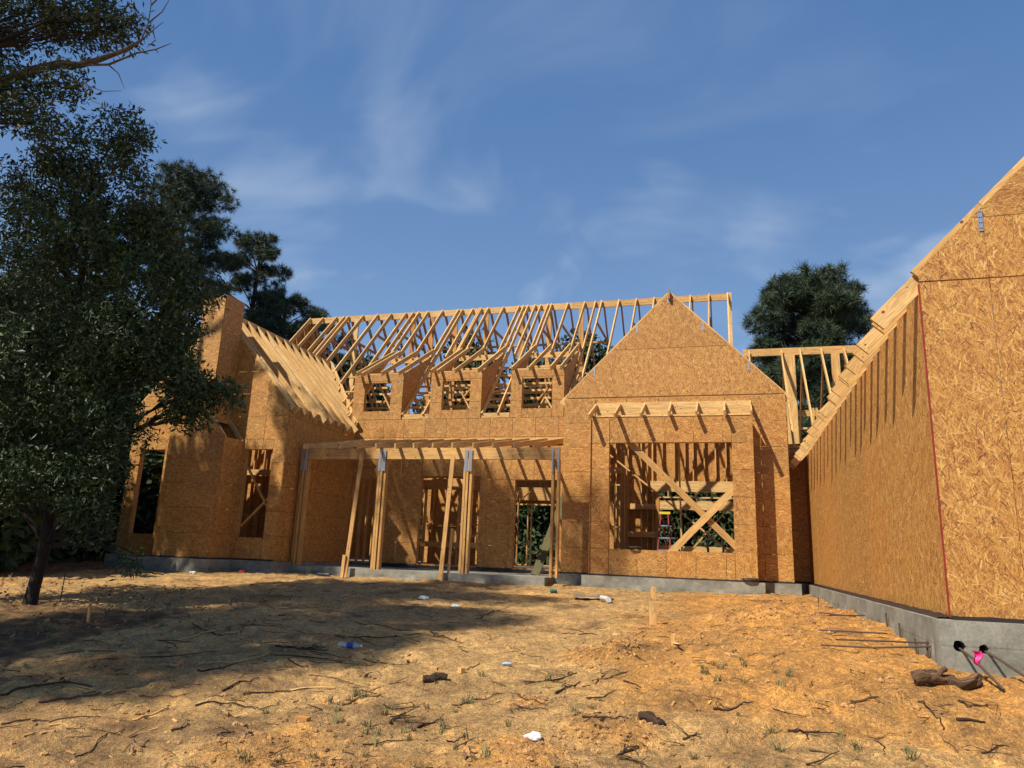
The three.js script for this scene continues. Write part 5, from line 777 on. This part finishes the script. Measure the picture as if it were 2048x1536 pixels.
// brushwood in the shade at the edge of the frame
for (let k = 0; k < 20; k++) { const x = R(-6.6, -3.2), z = R(-8.6, -4.9), a = R(-0.7, 0.7), l = R(0.2, 0.7), pts = []; for (let s = 0; s <= 5; s++) { const px = x + Math.cos(a) * l * s / 5 + R(-0.015, 0.015), pz = z + Math.sin(a) * l * s / 5 + R(-0.015, 0.015); pts.push([px, gy(px, pz) + R(0.006, 0.016), pz]); } const r = R(0.004, 0.009); twig(pts, stem(pts, r, r * 0.5, 5), pick(STICK)); }
for (let k = 0; k < 34; k++) { const x = R(-6.5, 1.3), z = R(-9.5, -4.2), a = R(-0.9, 0.9), l = R(0.1, 0.32), pts = []; for (let s = 0; s <= 4; s++) { const px = x + Math.cos(a) * l * s / 4 + R(-0.01, 0.01), pz = z + Math.sin(a) * l * s / 4 + R(-0.012, 0.008); pts.push([px, gy(px, pz) + R(0.004, 0.02), pz]); } const r = R(0.003, 0.007); twig(pts, stem(pts, r, r * 0.4, 5), pick(STICK)); }
// what nobody could count
function litter(name, label, geo, mat, n, place, tint = 0.5) { const list = []; for (let i = 0; i < n; i++) list.push(place()); const m = new THREE.InstancedMesh(geo, mat, n); m.name = name; shade(m); m.userData = { kind: 'stuff', label, category: name.replace('_', ' ') }; list.forEach(([x, y, z, s, a, b], i) => { _e.set(b ?? R(-0.2, 0.2), a ?? R(0, 6.28), R(-0.2, 0.2)); m.setMatrixAt(i, _m.compose(_p.set(x, y, z), _q.setFromEuler(_e), _s.setScalar(s))); const k = 1 + R(-tint, tint) * 0.7; m.setColorAt(i, _c.setRGB(k, k * R(0.9, 1.02), k * R(0.8, 1))); }); scene.add(m); return m; }
const spot = () => { const z = -3.2 - Math.pow(rnd(), 1.6) * 12.3, half = -z * 1.05 + 0.6, x = R(-half - 0.5, Math.min(1.4, half)); return [x, z]; };
litter('twig_debris', 'fine broken twigs and bark strewn over the dirt', mergeGeometries([stem([[0, 0, 0], [0.035, 0.004, 0.008], [0.07, 0.002, 0.0], [0.1, 0.006, 0.012]], 0.0028, 0.0012, 4), stem([[0.05, 0.003, 0.0], [0.07, 0.008, 0.025]], 0.0014, 0.0006, 4)]), STICK[1], 1300, () => { const [x, z] = spot(); return [x, gy(x, z) + 0.004, z, R(0.4, 1.7)]; });
{ const g = new THREE.IcosahedronGeometry(0.012, 2), p = g.attributes.position; for (let i = 0; i < p.count; i++) { const k = 1 + 0.95 * N3(p.getX(i) * 130, p.getY(i) * 130, p.getZ(i) * 130); p.setXYZ(i, p.getX(i) * k, p.getY(i) * k * 0.75, p.getZ(i) * k); } g.computeVertexNormals();
  litter('clay_crumbs', 'loose orange clay crumbs and clods', g, stdm({ color: lin(0.42, 0.24, 0.1), roughness: 1 }), 4600, () => { let x, z; if (rnd() < 0.45) { const q = pick(PILES); const a = R(0, 6.28), d = q[2] * Math.sqrt(rnd()) * 1.3; x = q[0] + Math.cos(a) * d; z = q[1] + Math.sin(a) * d; } else if (rnd() < 0.5) { x = R(-1.4, 1.45); z = R(-14.5, -5.4); } else [x, z] = spot(); return [x, gy(x, z) + 0.003, z, Math.pow(rnd(), 4) * 1.5 + 0.25]; }); }
litter('wood_chips', 'pale sawdust chips and splinters on the dirt', new THREE.BoxGeometry(0.05, 0.004, 0.012), FRESH[2], 420, () => { const [x, z] = spot(); return [x, gy(x, z) + 0.006, z, R(0.4, 1.5)]; });
litter('dead_leaves', 'brown fallen leaves under the trees', spray(61, 4, 0.06, 0.03, 0.05), leafMat(0.2, 0.125, 0.065, 0.8), 520, () => { const t = rnd() < 0.85; const x = t ? R(-13, -6.4) : R(-7, 0), z = t ? R(-10.5, -5) : R(-8, -4); return [x, gy(x, z) + 0.02, z, R(0.5, 1.1)]; });
const blade = (() => { const p = [], uv = [], r = RNG(91); for (let i = 0; i < 16; i++) { const a = r() * 6.28, l = 0.05 + 0.07 * r(), o = [(r() - 0.5) * 0.05, 0, (r() - 0.5) * 0.05], lean = 0.3 + r() * 0.8, s = [Math.cos(a + 1.57) * 0.003, 0, Math.sin(a + 1.57) * 0.003], m = [o[0] + Math.cos(a) * l * 0.3 * lean, l * 0.6, o[2] + Math.sin(a) * l * 0.3 * lean], t = [o[0] + Math.cos(a) * l * lean, l * (1.05 - 0.4 * lean), o[2] + Math.sin(a) * l * lean]; for (const q of [[o[0] - s[0], 0, o[2] - s[2]], [o[0] + s[0], 0, o[2] + s[2]], [m[0] + s[0] * 0.8, m[1], m[2] + s[2] * 0.8], [o[0] - s[0], 0, o[2] - s[2]], [m[0] + s[0] * 0.8, m[1], m[2] + s[2] * 0.8], [m[0] - s[0] * 0.8, m[1], m[2] - s[2] * 0.8], [m[0] - s[0] * 0.8, m[1], m[2] - s[2] * 0.8], [m[0] + s[0] * 0.8, m[1], m[2] + s[2] * 0.8], t]) { p.push(...q); uv.push(0, 0); } } return geoOf(p, uv); })();
litter('grass_tufts', 'sparse thin grass sprouting from the dirt', blade, leafMat(0.2, 0.19, 0.085, 0.9), 120, () => { let x, z; const c = pick([[-2.6, -4.2, 0.5], [-1.9, -4.6, 0.5], [-0.2, -4.6, 0.5], [0.5, -5.0, 0.5], [-3.2, -4.9, 0.6], [0.1, -6.4, 0.4], [-6.8, -6.3, 1.1], [-6.2, -6.8, 1.0], [-7.4, -6.9, 1.1], [-1.7, -5.9, 0.8], [-2.4, -5.2, 0.6]]); x = c[0] + R(-1, 1) * c[2]; z = c[1] + R(-1, 1) * c[2]; return [x, gy(x, z) - 0.004, z, R(0.5, 1.15)]; });

scene.traverse((o) => { if (o.isMesh) { o.castShadow = true; o.receiveShadow = true; } });
renderer.render(scene, camera);
